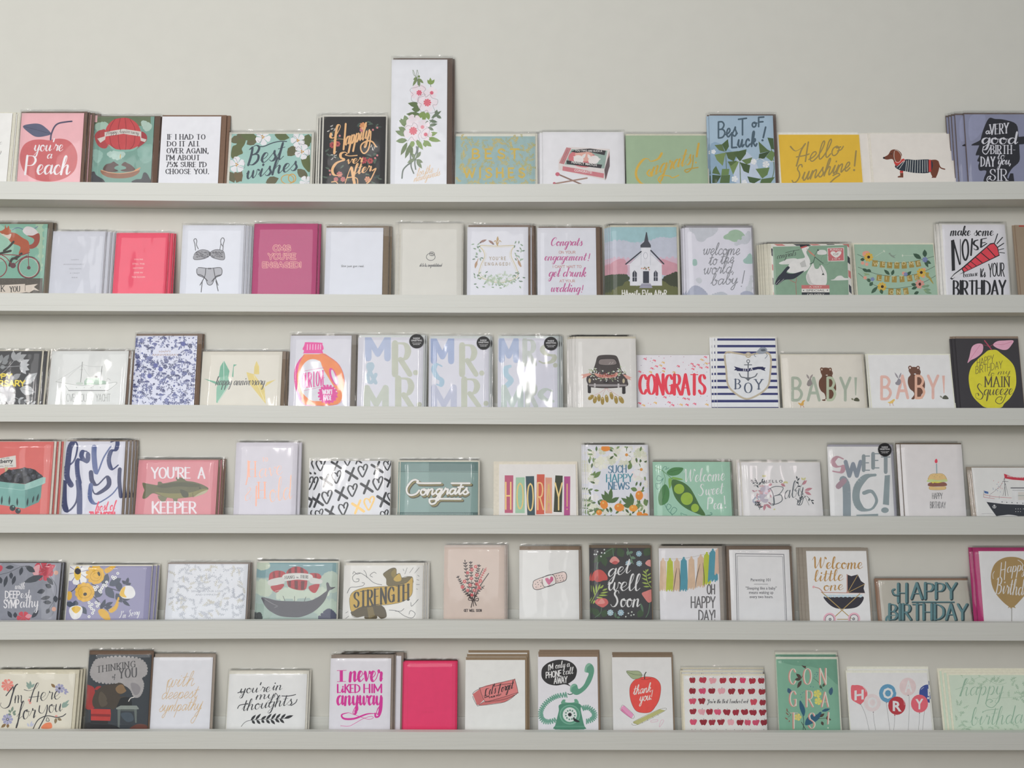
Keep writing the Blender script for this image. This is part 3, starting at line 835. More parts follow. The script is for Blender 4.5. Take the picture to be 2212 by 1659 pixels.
O 45454c 6 1752,485 1850,492 1952,485 1960,545 1905,575 1875,632 1838,632 1815,580 1748,545
c 3c3c44 7 1820,490 1812,560 1770,638
c 3c3c44 7 1890,490 1905,570 1930,640
c 3c3c44 7 1790,600 1780,700
c 3c3c44 7 1910,600 1930,690
c 3c3c44 8 1750,545 1790,555 1835,600
c 3c3c44 8 1955,548 1915,560 1875,605
d 2c2c34 7 1848,492 1862,492
@F,104,716,106,be4a7c|b3406f,110,722,102|1|6,0|magenta card with outlined gold capitals reading OMG YOU'RE ENGAGED|magenta engaged
t *eeb49c h 17 308,360 480 50|OMG
t be4a7c h 10 308,360 480 50|OMG
t *eeb49c h 17 262,440 528 50|YOU'RE
t be4a7c h 10 262,440 528 50|YOU'RE
t *eeb49c h 16 206,520 582 48|ENGAGED!
t be4a7c h 9.5 206,520 582 48|ENGAGED!
@F,798,1350,142,e2e5ee|8a7a66,802,1406,124|1|6,0|white card with one small typed line reading just got real|white one line
t 505258 x 0.012 960,518 1180 22|Shit just got real.
@F,1520,2112,104,dbd9d1|d6d3c8,1500,2124,100|1|-7,0 5,0|cream card with a small drawn diamond ring and tiny script|small diamond ring
E 3c3c40 5 1816,420 42,34
O 3c3c40 5 1805,395 1812,375 1840,375 1852,392 1842,408 1815,408
E 3c3c40 4 1828,392 10,9
t 4a4a4e m 3.5 1708,512 1922 30|oh la la, congratulations!
@G,122,686,130,e6e7ef|7e6858,132,706,112|1|8,0 4,0|white card with a leafy gold shield crest reading YOU'RE ENGAGED|shield crest engaged
O *c9b98c 7 245,300 400,305 550,300 535,340 530,400 575,500 590,580 520,620 405,640 290,610 232,570 250,480 285,400 270,345
O ded8c4 4 262,312 400,316 538,312 522,345 516,405 560,500 574,575 510,605 405,625 300,598 248,560 265,480 300,400 285,350
c *b3935c 9 405,220 398,250 404,300
c *b3935c 7 372,265 385,255 400,295 420,255 435,265
f *b3935c 22 404,262 404,218
f 9a7468 22 240,270 305,245 370,285 318,250
f 6f5a58 12 258,268 232,280 350,282 375,290
R 7f9a80,9bb39a,6d8a74 lf 190,260 250,440 14 40 41
R 7f9a80,9bb39a,6d8a74 lf 560,250 625,440 14 40 42
R c7d3be,b4c6ac,9fb89a sp 290,575 530,650 30 40 43
R 8fa98c,6d8a74 lf 195,540 300,680 14 38 44
R 8fa98c,6d8a74 lf 520,540 640,680 14 38 45
R 8fa98c lf 360,640 460,690 8 36 46
c b58f6c 6 225,420 200,505
c b58f6c 6 580,410 622,490
f b58f6c 24 215,440 195,510 590,430 618,500
t *a99a88 h 6 328,432 480 28|Y O U ' R E
t *a99a88 h 6 285,482 520 26|E N G A G E D !
@G,770,1314,136,e6e7ef|7b6555,782,1352,128|1|5,0|white card in pink script reading Congrats on your engagement, get drunk at your wedding|pink script engagement
t c8629c k 11 890,300 1180 74|Congrats
t cf9f9c h 4.5 965,372 1120 22|ON YOUR
t c8629c k 10 832,435 1215 70|engagement
l c8629c 8 1252,375 1242,420
d c8629c 5 1236,437
t cf9f9c h 4.5 910,504 1175 22|I CAN'T WAIT TO
t c8629c k 11 870,585 1215 84|get drunk
t cf9f9c h 4.5 972,636 1115 22|AT YOUR
t c8629c k 11 890,725 1160 78|wedding
l c8629c 8 1190,665 1182,708
d c8629c 5 1176,727
@G,1440,2062,130,c3cfdc|dcd8c6,1446,2082,112|1|-4,0 -3,0 -3,0|card with a white chapel and steeple under a pink and blue sky|white chapel
r a9cdd3 1440,130 2062,270
n 22 ccd0de 1450,280 1560,270 1640,290 1800,270 1900,240 1990,250 2060,250 2060,420 1440,420
n 16 dcc0d0 1450,430 1560,420 1700,430 1900,420 2050,425 2050,560 1450,560
s d9a3b0 1440,470 1560,420 1600,520 1560,590 1440,600
s d9a3b0 1900,430 2000,450 2060,480 2060,570 1900,560
n 20 4a5440 1440,600 1480,585 1540,580 1600,600 1620,760 1440,760
n 20 454a36 1930,620 1990,580 2060,570 2060,760 1920,760
n 18 6f7246 1560,680 1600,640 1700,680 1780,690 1860,670 1920,640 1980,680 2060,700 2060,760 1480,760 1500,700
p ececf2 1618,470 1725,360 1808,360 1912,470 1915,668 1620,668
p 4d4f58 1768,175 1776,178 1790,260 1812,295 1812,318 1716,318 1716,295 1750,265
p ececf2 1722,318 1808,318 1812,480 1720,480
c b9bcc8 3 1722,480 1722,350
c b9bcc8 3 1808,480 1808,350
l 3c3f4a 12 1722,355 1582,470
l 3c3f4a 12 1812,345 1930,468
l a9acb8 3 1724,372 1622,462
l a9acb8 3 1806,372 1905,462
p ececf2 1585,474 1655,462 1655,476
p ececf2 1852,462 1930,470 1855,476
E a9acb8 3 1763,392 18,30
p 3f4350 1740,535 1795,535 1795,645 1740,645
p 3f4350 1643,630 1643,550 1662,525 1683,550 1683,630
p 3f4350 1838,625 1838,550 1856,525 1875,550 1875,625
l e6e6ee 3 1663,530 1663,630
l e6e6ee 3 1643,590 1683,590
l e6e6ee 3 1856,530 1856,625
l e6e6ee 3 1838,588 1875,588
R c98468,d99a78,6d7a4c fl 1725,500 1805,522 12 16 51
p a9a7b8 1728,648 1808,648 1828,690 1704,690
l 8a889a 3 1712,668 1818,668
t efece6 h 9 1545,765 1960 55|HAppily EVer AfteR
@H,128,930,176,e3e2ec|a2a0a4,140,946,152|1|-5,0 -3,0|white card with green and grey clouds reading welcome to the world, baby|cloud baby
n 24 a9c4ac 590,290 640,300 700,325 760,310 805,285 770,240 715,222 660,235 640,260
n 26 cfd2da 180,190 300,190 420,200 480,195 430,250 360,280 320,320 270,310 240,240
l b6bac4 2 200,176 200,250
n 18 a9c8c0 820,570 850,545 885,500 905,560 905,590 840,590
n 16 a9c8c0 215,570 235,570 240,610 215,615
n 24 cfd2da 850,260 870,240 875,300 840,350 780,350 720,370
n 14 d3d6dc 250,800 280,785 300,810 280,830
n 18 d3d6dc 850,900 870,880 890,820 905,760 905,960 860,960
n 24 b2b6c8 160,960 200,900 250,890 320,930 350,990 160,990
n 20 b2b6c8 790,980 830,950 890,960 920,1000
n 14 c3c7d0 440,985 500,960 560,955 600,985
t 8f9096 m 9 320,500 760 145 0|welcome
t 8f9096 m 9 390,625 690 140 -30|to the
t 8f9096 m 9 325,735 700 150 -20|world,
t 8f9096 m 9 415,865 735 140 -20|baby
l 8f9096 10 820,690 792,840
d 8f9096 7 782,876
@H,1165,2105,372,e6e3dc|e0dccb,1120,2125,366|1|-7,0 -4,0 -4,0 -4,0|green airmail-striped card with a white stork carrying a bundle reading congrats|stork bundle
p d07f7c 1170,372 1270,372 1310,392 1210,392
p 3b4048 1400,372 1490,372 1530,392 1440,392
p d07f7c 1590,372 1690,372 1730,385 1640,388
p 3b4048 1780,362 1870,362 1900,380 1810,382
p d07f7c 1970,362 2070,362 2075,420 2050,400 2000,380
p 3b4048 1125,425 1155,425 1160,520 1130,500
p d07f7c 1128,600 1162,620 1164,690 1132,670
p 3b4048 1132,750 1164,780 1168,860 1136,840
p d07f7c 1140,920 1168,950 1172,990 1142,985
p 3b4048 2050,510 2080,540 2085,620 2052,590
p d07f7c 2058,680 2088,700 2092,790 2062,760
p 3b4048 2066,850 2094,880 2100,970 2070,940
p 8fae96 1158,404 2045,385 2066,1010 1176,1010
s e6e6e2 1230,600 1290,570 1340,548 1440,545 1460,600 1280,615
s e6e6e2 1690,490 1700,450 1740,440 1790,450 1800,490 1740,500
s e6e6e2 1850,800 1890,790 1930,755 1980,750 2010,775 2056,780 2056,800 1880,806
s ecebe8 1500,400 1560,395 1592,410 1570,440 1560,480 1600,560 1600,640 1540,700 1420,720 1330,700 1350,620 1420,560 1520,540 1540,520 1510,450
s 333844 1180,850 1215,770 1260,720 1330,640 1360,655 1320,710 1400,725 1530,690 1480,740 1400,790 1300,800 1220,855
l d9d9d6 3 1240,800 1190,855
l d9d9d6 3 1290,790 1220,850
p c9c9c6 1480,600 1540,560 1560,640 1500,650
s 2e3238 1480,385 1500,365 1545,362 1600,378 1608,388 1560,400 1500,425 1488,410
p c8605e 1490,408 1560,390 1572,402 1492,428
p d98a78 1572,440 1595,450 1660,510 1665,525 1600,480
d 2e3238 4 1565,432
c b5716a 6 1360,800 1430,830 1440,780
c b5716a 6 1432,830 1440,990
c 34463e 7 1660,525 1640,590 1600,610
c 34463e 7 1660,525 1740,590 1760,600
s ebe9e6 1640,600 1660,660 1700,665 1740,620 1790,690 1805,760 1790,860 1690,870 1590,850 1555,770 1575,700 1610,640
s d3d1ce 1580,720 1620,830 1680,860 1600,850 1565,780
B 2e3a36 4 30 1720,610 1760,720
B 2e3a36 4 24 1655,510 1690,450
t 3c3c3e k 6 1205,550 1430 76 -42|congrats
c 3c3c3e 5 1310,475 1390,455 1475,440
p e6e3dc 1808,418 2008,412 2014,575 1814,580
p cf7478 1816,425 2000,420 2006,566 1822,572
s efece6 1912,535 1850,490 1860,460 1895,460 1912,475 1935,458 1975,462 1965,500
t efece6 x 0.02 1840,448 1985 18|BUNDLE
t 8a6a6a x 0 1880,505 1945 26|OF
t efece6 x 0.02 1865,556 1965 16|J O Y
E 6f8f7c 3 1790,560 55,62
p d07a78 1500,862 1832,862 1834,905 1502,905
p e9e6e0 1502,905 1834,905 1836,948 1503,948
p 383c42 1503,948 1836,948 1837,1000 1504,1000
t efe3da x 0 1590,893 1745 20|A VERY
t 3c3c40 x 0 1558,937 1780 24|SPECIAL
t e6e2da x 0 1570,985 1775 24|DELIVERY
d 3c3c40 7 1525,926 1810,922
@I,190,1160,384,9fbba6|ddd9c8,168,1172,366|0|-3,0|green card with strung gold bunting and flowers reading WELCOME LITTLE ONE|bunting baby
c 4f5c50 5 182,505 330,565 550,605 800,600 1000,560 1125,525
c 4f5c50 5 190,660 400,740 620,770 850,755 1000,710 1135,645
c 4f5c50 5 192,735 400,885 620,920 850,890 1000,840 1135,765
p *a9904c 365,575 430,580 422,655 358,650
p *a9904c 458,588 520,592 515,668 452,664
p *a9904c 545,598 608,602 603,676 540,672
p *a9904c 630,604 695,604 692,680 630,678
p *a9904c 718,604 780,600 785,676 722,680
p *a9904c 805,598 865,590 875,662 815,670
p *a9904c 882,588 940,574 960,648 900,662
p *a9904c 420,752 480,760 472,832 412,824
p *a9904c 512,764 575,768 570,842 508,840
p *a9904c 602,770 662,770 660,848 600,846
p *a9904c 692,770 750,766 758,840 698,846
p *a9904c 782,762 842,754 855,830 792,838
p *a9904c 868,752 925,738 945,808 885,824
p *a9904c 560,918 622,924 618,998 555,998
p *a9904c 652,924 708,922 712,998 655,998
p *a9904c 735,920 795,908 810,990 750,998
t e6dcb0 h 5 378,640 945 40 -8|W  E  L  C  O  M  E
t e6dcb0 h 5 435,815 925 40 -10|L  I  T  T  L  E
t e6dcb0 h 5 575,985 785 40|O  N  E
n 18 e0a08c 260,490 300,480 320,500 270,520
d e0a08c 22 245,610 295,625 275,790 745,735 995,690 985,770
F d9b040 318,540 56 9
F d9b040 480,900 56 9
F d9b040 960,728 56 9
F dc9288 942,868 56 9
e 3c2c24 318,538 18,18
e 3c2c24 485,898 18,18
e 3c2c24 960,726 18,18
e 4c2c2c 942,868 16,20
f 3f5a48 56 960,560 860,495 1005,540 1000,445
f 3f5a48 40 1000,575 1045,665 1010,580 1080,620 270,565 215,570 240,680 320,720 300,690 350,720 575,755 505,690 600,760 625,690 780,765 840,710 900,880 835,865 910,900 840,930 930,960 870,990
f 45604c 44 350,980 430,895 465,930 485,990 330,890 370,840 340,840 300,800
f 7d9a7c 34 960,900 1040,890 990,930 1080,940 1000,960 1090,980 1010,900 1060,880
f 8fa880 20 1030,960 980,930 250,730 340,760 260,760 330,740
F 7a84b4 1005,570 34 5
F 7a84b4 770,748 26 5
F 7a84b4 365,808 26 5
b d3dccb 3 22 400,530 500,470
b d3dccb 3 22 860,520 740,520
s 8a9a8c 560,495 580,485 590,505 620,520 655,505 630,530 645,552 600,535 575,510
s a99a52 1010,740 1030,725 1055,730 1050,760 1075,790 1110,865 1080,840 1050,800 1020,780
@I,1268,2040,142,e4e3ea|dedcd6,1232,2048,128|1|-5,0 -3,0|white card with a red striped party horn reading make some NOISE|party horn birthday
t 26262a k 17 1312,275 1560 115 0 0.08|make
t 26262a k 17 1600,275 1840 112 0 0.08|some
p 26262a 1322,335 1362,325 1372,700 1332,708
l 26262a 20 1350,335 1428,625
l 26262a 9 1436,322 1438,625
O 26262a 22 1490,330 1462,400 1470,520 1500,575 1530,500 1530,400 1515,340
l 26262a 22 1580,318 1566,515
q 26262a 24 1650,330 1610,345 1600,380 1640,410 1650,440 1620,450 1600,435
p 26262a 1680,320 1705,315 1700,420 1675,425
l 26262a 10 1690,320 1755,308
l 26262a 10 1690,368 1740,360
l 26262a 12 1690,420 1758,372
p 26262a 1310,800 1360,740 1450,672 1800,370 1850,362 1895,420 1915,520 1480,728 1400,760 1335,815
p e6e5ec 1325,790 1365,750 1452,688 1470,722 1345,798
p fb4a58 1462,682 1800,385 1845,375 1885,425 1905,512 1485,718
l 26262a 9 1560,590 1630,645
l 26262a 9 1490,660 1525,690
l 26262a 9 1520,625 1570,668
l 26262a 11 1620,540 1700,605
l 26262a 11 1690,485 1790,570
l 26262a 11 1765,425 1860,530
l 26262a 12 1890,255 1855,360
l 26262a 12 1950,298 1882,375
l 26262a 12 1965,370 1888,420
l 26262a 9 1965,435 1900,452
l 26262a 9 1975,488 1915,482
t 26262a k 9 1470,785 1650 70 -20 0|because
t 26262a h 11 1678,780 1745 100|It's
t 26262a h 12 1780,785 1975 160 -10 0 10|YOUR
t 26262a B 26 1345,1010 1990 180 -5|BIRTHDAY
@I,2178,2600,152,9c8b77|a88f7c,2172,2600,148|0|-4,0|brown kraft card with a red top edge, cut off at the picture's side|kraft red edge
r b5483e 2150,150 2600,168
@J,-420,400,292,4e4e50|dcd7c6,-420,424,284|1|10,0|charcoal card with white line flowers and gold capitals reading HAPPY ANNIVERSARY|charcoal anniversary
f a8aaac 56 150,400 145,290 155,400 230,300 160,390 290,330 170,380 280,400
f c3c5c8 50 215,440 320,385 215,450 320,440 225,460 320,500 215,460 285,545
f 8d9092 50 20,330 0,430 30,420 100,330 20,430 90,400 0,470 60,465
c b9bbbe 4 150,400 60,500 -20,560
c b9bbbe 4 215,455 130,462 20,470
f b5b8ba 90 250,655 405,530
f 9c9ea2 60 130,600 225,540
f b9bbbd 110 215,700 380,740
l 6c6e70 3 250,655 395,540
l 6c6e70 3 225,702 370,738
F b0b2b6 70,760 100 7 0.3
F 8d8f94 80,780 66 6
F c3c5c8 20,820 60 6
F a0a3a6 120,830 50 6
b b5b8ba 5 60 160,790 230,830 300,860 380,880
f 6a6c6e 50 280,820 365,805 240,820 250,880
t *e3cd4a h 15 -190,588 130 46|HAPPY
t *e3cd4a h 15 -330,672 272 58|ANNIVERSARY
@J,512,1356,292,e0e2e0|7d6a5c,508,1384,290|1|8,0 4,0|pale card with a thin drawn steam yacht reading I LOVE YOU A YACHT|steam yacht
s ebedeb 690,640 900,665 1100,655 1260,635 1165,722 745,722
p a9c2b0 915,620 940,590 1010,592 1030,580 1080,585 1090,610 1150,620 1150,655 915,660
p c9d9cc 930,605 1005,605 1005,640 930,640
p 505050 1030,562 1060,562 1060,582 1030,582
c 8a8c8a 3 605,625 690,640 900,668 1100,655 1265,632 1230,680 1170,722
c 8a8c8a 3 690,640 745,720
l 505250 7 745,722 1168,722
l 6c6e6c 6 895,412 876,635
l 6c6e6c 6 1108,458 1092,612
c a9aba9 2 610,622 760,530 893,440
c a9aba9 2 740,580 800,520 893,445
c a9aba9 2 893,440 1000,462 1108,462
c a9aba9 2 893,445 930,510 985,590
l 8a8c8a 3 870,495 900,495
l 8a8c8a 3 1095,510 1115,510
e c9d3ca 865,645 40,14
R 8fa896 do 920,600 1150,655 26 12 61
d 8a8c8a 4 830,688 915,690 990,688 1090,690 1010,678
c 9a9c9a 3 1160,625 1170,590 1200,610
t 969896 h 4.5 655,840 1200 80|I  LOVE  YOU  A  YACHT
@J,1430,2106,128,dcdff2|77604d,1436,2160,106|1|3,0|white card covered in tiny indigo flowers reading HAPPY ANNIVERSARY|indigo floral
R 4a5288,5f69a0,3a4270,7079aa,4c5484 mix 1440,140 2130,860 150 62 71
R 3f4776,5a6298 mix 1440,140 2130,860 170 34 72
R 49518a do 1440,140 2130,860 90 30 73
d 4d57a0 26 1990,215 1690,450 1745,490 1625,565
r dcdff2 1660,284 1930,350
t a98d84 x 0.01 1728,308 1858 20|HAPPY
t a98d84 x 0.01 1650,345 1940 22|ANNIVERSARY
@K,92,846,258,e3dfd3|8a7866,100,880,256|1|5,0 3,0|cream card with green and yellow paper cranes reading happy anniversary|paper cranes
p 6fb296 320,342 372,440 360,500 270,500 285,400
p 8cc3aa 285,500 350,480 380,560 260,740 248,735 250,600 270,540
p 6fb296 132,512 270,545 260,570
p 6fb296 395,490 410,378 442,380 412,400 408,500
p e3cf7c 605,400 625,345 650,400 650,470 600,470
p e5d180 530,450 600,470 700,600 712,748 640,660 560,560
p e3cf7c 720,545 805,520 700,590
l dfe9e0 4 318,345 320,520
l dfe9e0 4 372,560 262,730
l f0e8c0 4 600,480 700,720
t 3c3c40 k 8 240,572 700 82|happy anniversary
@K,922,1500,108,dddde6|8c857c,930,1545,98|1|4,0|white card with an orange and pink detergent bottle reading OUR LOVE WON'T FADE|detergent bottle
s eb3fa0 1060,300 990,400 978,520 1000,640 1060,755 1200,755 1100,700 1030,600 1030,480 1080,360 1140,320
s f98a45 1070,290 1150,300 1245,275 1300,300 1400,380 1445,500 1435,640 1380,752 1100,756 1050,700 1200,725 1360,650 1390,560 1300,520 1200,350 1130,330 1060,360 1020,450 1040,340
p f98a45 1068,282 1248,282 1300,310 1300,430 1380,600 1390,730 1080,752 1010,620 1000,480 1030,360
s dedee6 1150,328 1080,360 1035,440 1028,540 1050,630 1100,690 1160,722 1230,722 1330,690 1380,640 1340,570 1280,470 1230,360
s f98a45 1230,340 1320,330 1440,480 1440,620 1385,640 1330,540 1260,440
p f98a45 1060,722 1390,722 1385,754 1070,754
s e2339c 1305,430 1325,412 1360,450 1392,540 1380,575 1350,560 1315,500
s dedee6 1325,432 1345,440 1378,530 1375,565 1355,545 1328,480
p eb3fa0 1078,180 1090,172 1230,175 1240,190 1242,250 1250,275 1062,275 1070,250
s eb3fa0 1078,180 1090,170 1232,175 1242,190 1242,246 1068,246 1072,200
l f7c3df 8 1102,192 1100,240
l f7c3df 8 1128,192 1126,240
l f7c3df 8 1154,192 1152,240
l f7c3df 8 1180,192 1178,238
l f7c3df 8 1204,192 1202,236
l f7c3df 8 1226,192 1224,236
l d8409c 3 1040,445 1262,408
l d8409c 3 1060,625 1230,590
t e2339c v 11 1050,602 1270 138 -30|OUR LOVE
s e2339c 1290,585 1345,600 1375,655 1355,715 1290,735 1235,715 1212,655 1235,600
d e2339c 12 1290,578 1320,582 1347,596 1366,618 1376,648 1374,680 1360,708 1336,728 1306,738 1275,738 1246,726 1224,706 1212,678 1210,646 1220,618 1238,596 1262,582
t fbe4f0 v 9 1242,655 1338 40 0|WON'T
t fbe4f0 v 9 1252,712 1332 44 0|FADE
c c02f88 3 1070,290 1000,400 985,540 1010,650 1065,754 1385,752 1440,640 1446,500 1400,385 1310,310 1250,282
@K,1564,2182,124,e0e0e9|*bfc4c2,1574,2196,104|1|4,0|white card with iridescent letters and black round sticker, nearest the detergent card|iridescent detergent side
K - 2125,162 68
t b4c0dc v 62 1650,320 1880 190|M
t c4c8b8 v 60 1900,470 2080 290 0|R
d c4c8b8 26 2115,455
t b3c8d6 v 40 1650,550 1760 190|&
t c6ccc0 v 62 1640,790 1860 190|M
t c4c8b8 v 60 1930,800 2110 290 0|R
d c4c8b8 26 2150,755
@L,118,718,144,dedee8|*b9bfbe,124,734,118|1|4,0|white card with iridescent letters and black sticker, between its two twins|iridescent middle
K - 665,190 68
t a7b6d8 v 62 150,370 370 220|M
t c4c8b8 v 60 430,500 610 290 0|R
d c4c8b8 27 648,488
q abc8dc 50 250,420 200,400 170,450 200,520 250,560 240,610 200,600
t c0c4d8 v 62 150,850 400 220|M
t c4c8b8 v 60 450,820 640 270 0|R
d c4c8b8 27 690,790
@L,806,1404,142,dedee9|*b9c2c0,812,1420,118|1|5,0 4,0|white card with iridescent letters reading MRS and black sticker, beside the wedding car card|iridescent mrs
K - 1336,196 69
t b0bedc v 58 830,360 1010 200|M
t c8cec9 v 50 1060,400 1190 240|R
q c4c8b8 50 1360,230 1300,210 1250,250 1290,300 1370,320 1350,370 1270,390 1220,370
d c4c8b8 24 1380,410
q b3d0e0 56 930,420 890,440 890,500 940,560 900,610
t c2cfca v 58 850,850 1060 220|M
t c8cec9 v 50 1090,820 1200 230|R
q c9d2cc 60 1350,670 1290,650 1230,700 1280,750 1360,770
@L,1586,2192,144,e6e4e0|e0d9c6,1594,2194,124|1|-7,0 -4,0 -4,0 -3,0|cream card with a dark wedding car trailing shoes, flower garland across its boot|just married car
s 4c4443 1705,600 1690,560 1700,515 1750,470 1780,390 1800,325 1850,308 1950,308 1995,325 2020,390 2040,460 2085,500 2098,560 2090,620 1890,640 1715,625
p 2d292a 1702,610 1735,610 1735,685 1720,690 1704,684
p 2d292a 2045,620 2078,620 2080,690 2062,698 2045,692
s 3a3433 1805,380 1820,350 1870,342 1960,342 1992,370 1990,405 1900,416 1820,408
s 8f8482 1812,382 1825,356 1870,349 1955,349 1984,372 1982,400 1900,409 1826,402
l d6d0cc 3 1915,398 1930,380
l d6d0cc 3 1940,396 1958,378
e c9bc9c 1722,563 12,24
e c9bc9c 2060,566 12,24
p a09a9b 1712,598 2090,602 2092,618 1890,622 1716,618
p c9c4c4 1765,590 1782,590 1782,630 1765,630
p c9c4c4 2000,592 2018,592 2018,634 2000,634
e 2c2829 1885,578 30,9
R e9ece3,b9c79f,ffffff,a5b58c lf 1715,430 1790,520 34 26 81
R e9ece3,b9c79f,ffffff,a5b58c lf 1995,430 2080,510 34 26 82
R e9ece3,b9c79f,ffffff,a5b58c lf 1760,470 2010,560 60 26 83
s e0a596 1770,490 1830,500 1900,510 1960,500 2000,480 1990,520 1930,535 1860,535 1800,525
t a23c34 k 5 1805,522 1975 40 -2 0.2 -6|Just Married
p e3aa9c 1632,505 1720,488 1745,500 1680,530 1640,548 1660,520
p e3aa9c 2050,500 2080,505 2145,535 2120,540 2140,560 2090,545
c d99c9c 3 1880,640 1830,680 1750,720
c d99c9c 3 1885,640 1860,690 1850,730
c d99c9c 3 1890,640 1920,680 1985,730
c d99c9c 3 1895,640 1940,670 2030,730
e a98f45 1735,730 34,20 -40
e a98f45 1775,755 20,36 10
e a98f45 1815,735 18,36 0
e a98f45 1850,765 18,40 0
e a98f45 1892,742 18,40 -8
e a98f45 1940,715 18,38 -12
e a98f45 1985,755 19,40 -8
e a98f45 2037,755 22,40 -30
d d9c68c 7 1725,720 1770,735 1815,715 1850,742 1890,718 1935,692 1980,732 2025,732
@M,72,754,284,e9e7ee|9b948c,86,790,282|0|3,0|white card with confetti and big neon red letters reading CONGRATS|neon congrats
t fd4557 v 29 85,645 700 180|CONGRATS
R fd5a78,e9b85c,f0506a cu 85,295 740,450 22 24 91
R fd5a78,e9b85c,f0506a cu 85,670 740,760 12 26 92
R 9a8fa8,d96a8a,b98a9c do 85,295 740,450 24 18 93
R 9a8fa8,d96a8a,b98a9c do 85,660 740,760 14 18 94
@M,808,1368,124,e9ebf3|dedcd4,806,1382,114|0|-6,0 -5,0|navy striped card with a rope shield and anchor reading ITS A BOY|anchor boy
r 3a3f74 806,132 1372,152
r 3a3f74 806,192 1372,214
r 3a3f74 806,252 1372,272
r 3a3f74 806,317 1372,339
r 3a3f74 806,383 1372,405
r 3a3f74 806,447 1372,468
r 3a3f74 806,511 1372,533
r 3a3f74 806,570 1372,592
r 3a3f74 806,632 1372,652
r 3a3f74 806,696 1372,720
r 3a3f74 806,762 1372,790
p e8eaf2 880,270 980,268 1090,285 1190,268 1292,285 1288,480 1275,560 1200,640 1075,690 980,640 905,560 885,420
O c6baa3 17 880,270 980,268 1090,285 1190,268 1292,285 1290,480 1268,575 1190,645 1075,688 970,635 905,560 888,420
E c6baa3 12 1090,285 22,20
s 9aa2ad 1180,240 1205,215 1245,215 1265,240 1240,270 1195,275 1165,260
c 8a939f 6 1165,260 1145,285 1160,300
c 8a939f 6 1250,265 1265,290 1245,315
s 5d6672 1205,235 1240,230 1250,245 1215,250
E 6d727a 7 1090,342 13,14
l 6d727a 11 1090,360 1088,505
l 6d727a 8 1055,375 1122,375
c 6d727a 10 1008,455 1025,485 1055,492 1088,505 1130,490 1155,480 1172,455
p 6d727a 1055,490 1120,490 1090,525
p 2c3058 985,405 1080,410 1180,392 1228,392 1232,418 1180,415 1090,436 985,432
p 2c3058 958,388 1020,405 1020,425 958,425 975,408
p 2c3058 1200,395 1252,400 1240,415 1248,432 1210,420
t e6e6ee s 5 1042,430 1135 22 -6|ITS A
t 5c6679 s 15 962,595 1028 88|B
t 5c6679 s 15 1045,632 1135 92|O
t 5c6679 s 15 1148,598 1226 88|Y
@M,1415,2166,284,e9e4d9|e4dece,1408,2180,276|1|4,0|cream card with brown bear, rabbit and duckling among grey green letters reading BABY|green baby bear
t b4bfae h 26 1485,700 1590 205|B
s 6f4a36 1765,410 1800,400 1845,412 1868,450 1862,480 1890,530 1898,600 1880,650 1862,680 1872,700 1835,700 1800,690 1800,705 1775,705 1770,695 1800,685 1790,640 1760,615 1740,570 1742,520 1768,480 1755,440
e 6f4a36 1766,416 16,18
e 6f4a36 1843,418 16,18
e d9c3b0 1766,418 7,9
e d9c3b0 1843,419 7,9
e e9e0d4 1812,470 10,5
c 3c2a22 3 1795,482 1812,478 1830,484
d 2c1f1a 4 1845,450
t b4bfae h 26 1630,700 1760 205|A
t c2cdb2 h 24 1810,698 1895 205|B
t b4bfae h 26 1935,700 2030 205|Y
p b4bfae 2065,490 2090,490 2082,655 2074,655
s 9c9492 1640,520 1665,495 1670,520 1680,550 1650,572 1630,560 1632,540
f a59c9a 18 1650,505 1625,460 1655,505 1685,460
s e0b15c 1555,735 1550,722 1575,728 1590,705 1615,700 1600,720 1600,742 1575,750
c b9603c 4 1575,745 1572,765
c b9603c 4 1590,745 1602,765
s 5a5c46 2062,705 2070,682 2090,676 2108,690 2110,710
e 8a8a70 2048,690 12,8 30
@N,262,1318,396,e9e2df|e0dccc,250,1330,384|0|3,0 -5,0|cream card with brown bear, rabbit and duckling among peach pink letters reading BABY|peach baby bear
t e3b3a8 h 36 365,962 510 285|B
s 6e4d40 745,560 790,550 850,560 885,610 880,660 930,720 940,800 920,870 890,920 910,955 860,955 820,930 800,965 765,960 800,910 790,870 745,830 720,760 725,690 755,650 730,600
e 6e4d40 748,560 24,26
e 6e4d40 850,562 24,26
e d9c6c0 748,562 11,14
e d9c6c0 850,563 11,14
e e9e0dc 812,642 14,7
c 3c2a26 4 790,658 812,652 838,660
d 2c1f1c 5 855,612
t e3b3a8 h 36 570,950 742 285|A
t e6ae98 h 32 808,950 940 285|B
t e3b3a8 h 36 975,950 1112 285|Y
p e3b3a8 1160,662 1195,662 1190,890 1180,890
s 8f8c94 575,740 600,700 630,720 630,760 605,785 565,775 560,750
f 9a959c 22 600,705 550,620 605,700 635,622
s e9b96a 460,1005 490,995 520,975 545,962 552,980 535,1000 530,1015 490,1020
c b9705c 5 490,1015 492,1050
c b9705c 5 520,1012 535,1048
s 5a5c50 1165,960 1180,925 1205,915 1235,940 1238,965
e 8f9084 1148,935 20,10 40
@N,1402,2216,186,3c3a3e|8a7a6c,1410,2220,158|0|-6,0 -4,0|black card with a yellow lemon and pink leaves reading HAPPY BIRTHDAY to my MAIN Squeeze|lemon birthday
s d4cc3a 1750,340 1800,332 1860,335 1920,380 2030,470 2090,560 2112,700 2100,820 2040,940 1960,1020 1910,1075 1730,1075 1640,1020 1550,920 1510,790 1503,660 1540,540 1620,450 1700,380
s e3a6bc 1487,500 1510,420 1540,300 1600,255 1670,255 1688,300 1670,370 1600,430 1530,465
s e3a6bc 1815,262 1870,220 1960,212 2075,212 2050,270 2000,325 1930,330 1850,300
c b05a78 3 1500,485 1570,380 1650,265
c b05a78 3 1830,258 1940,262 2060,225
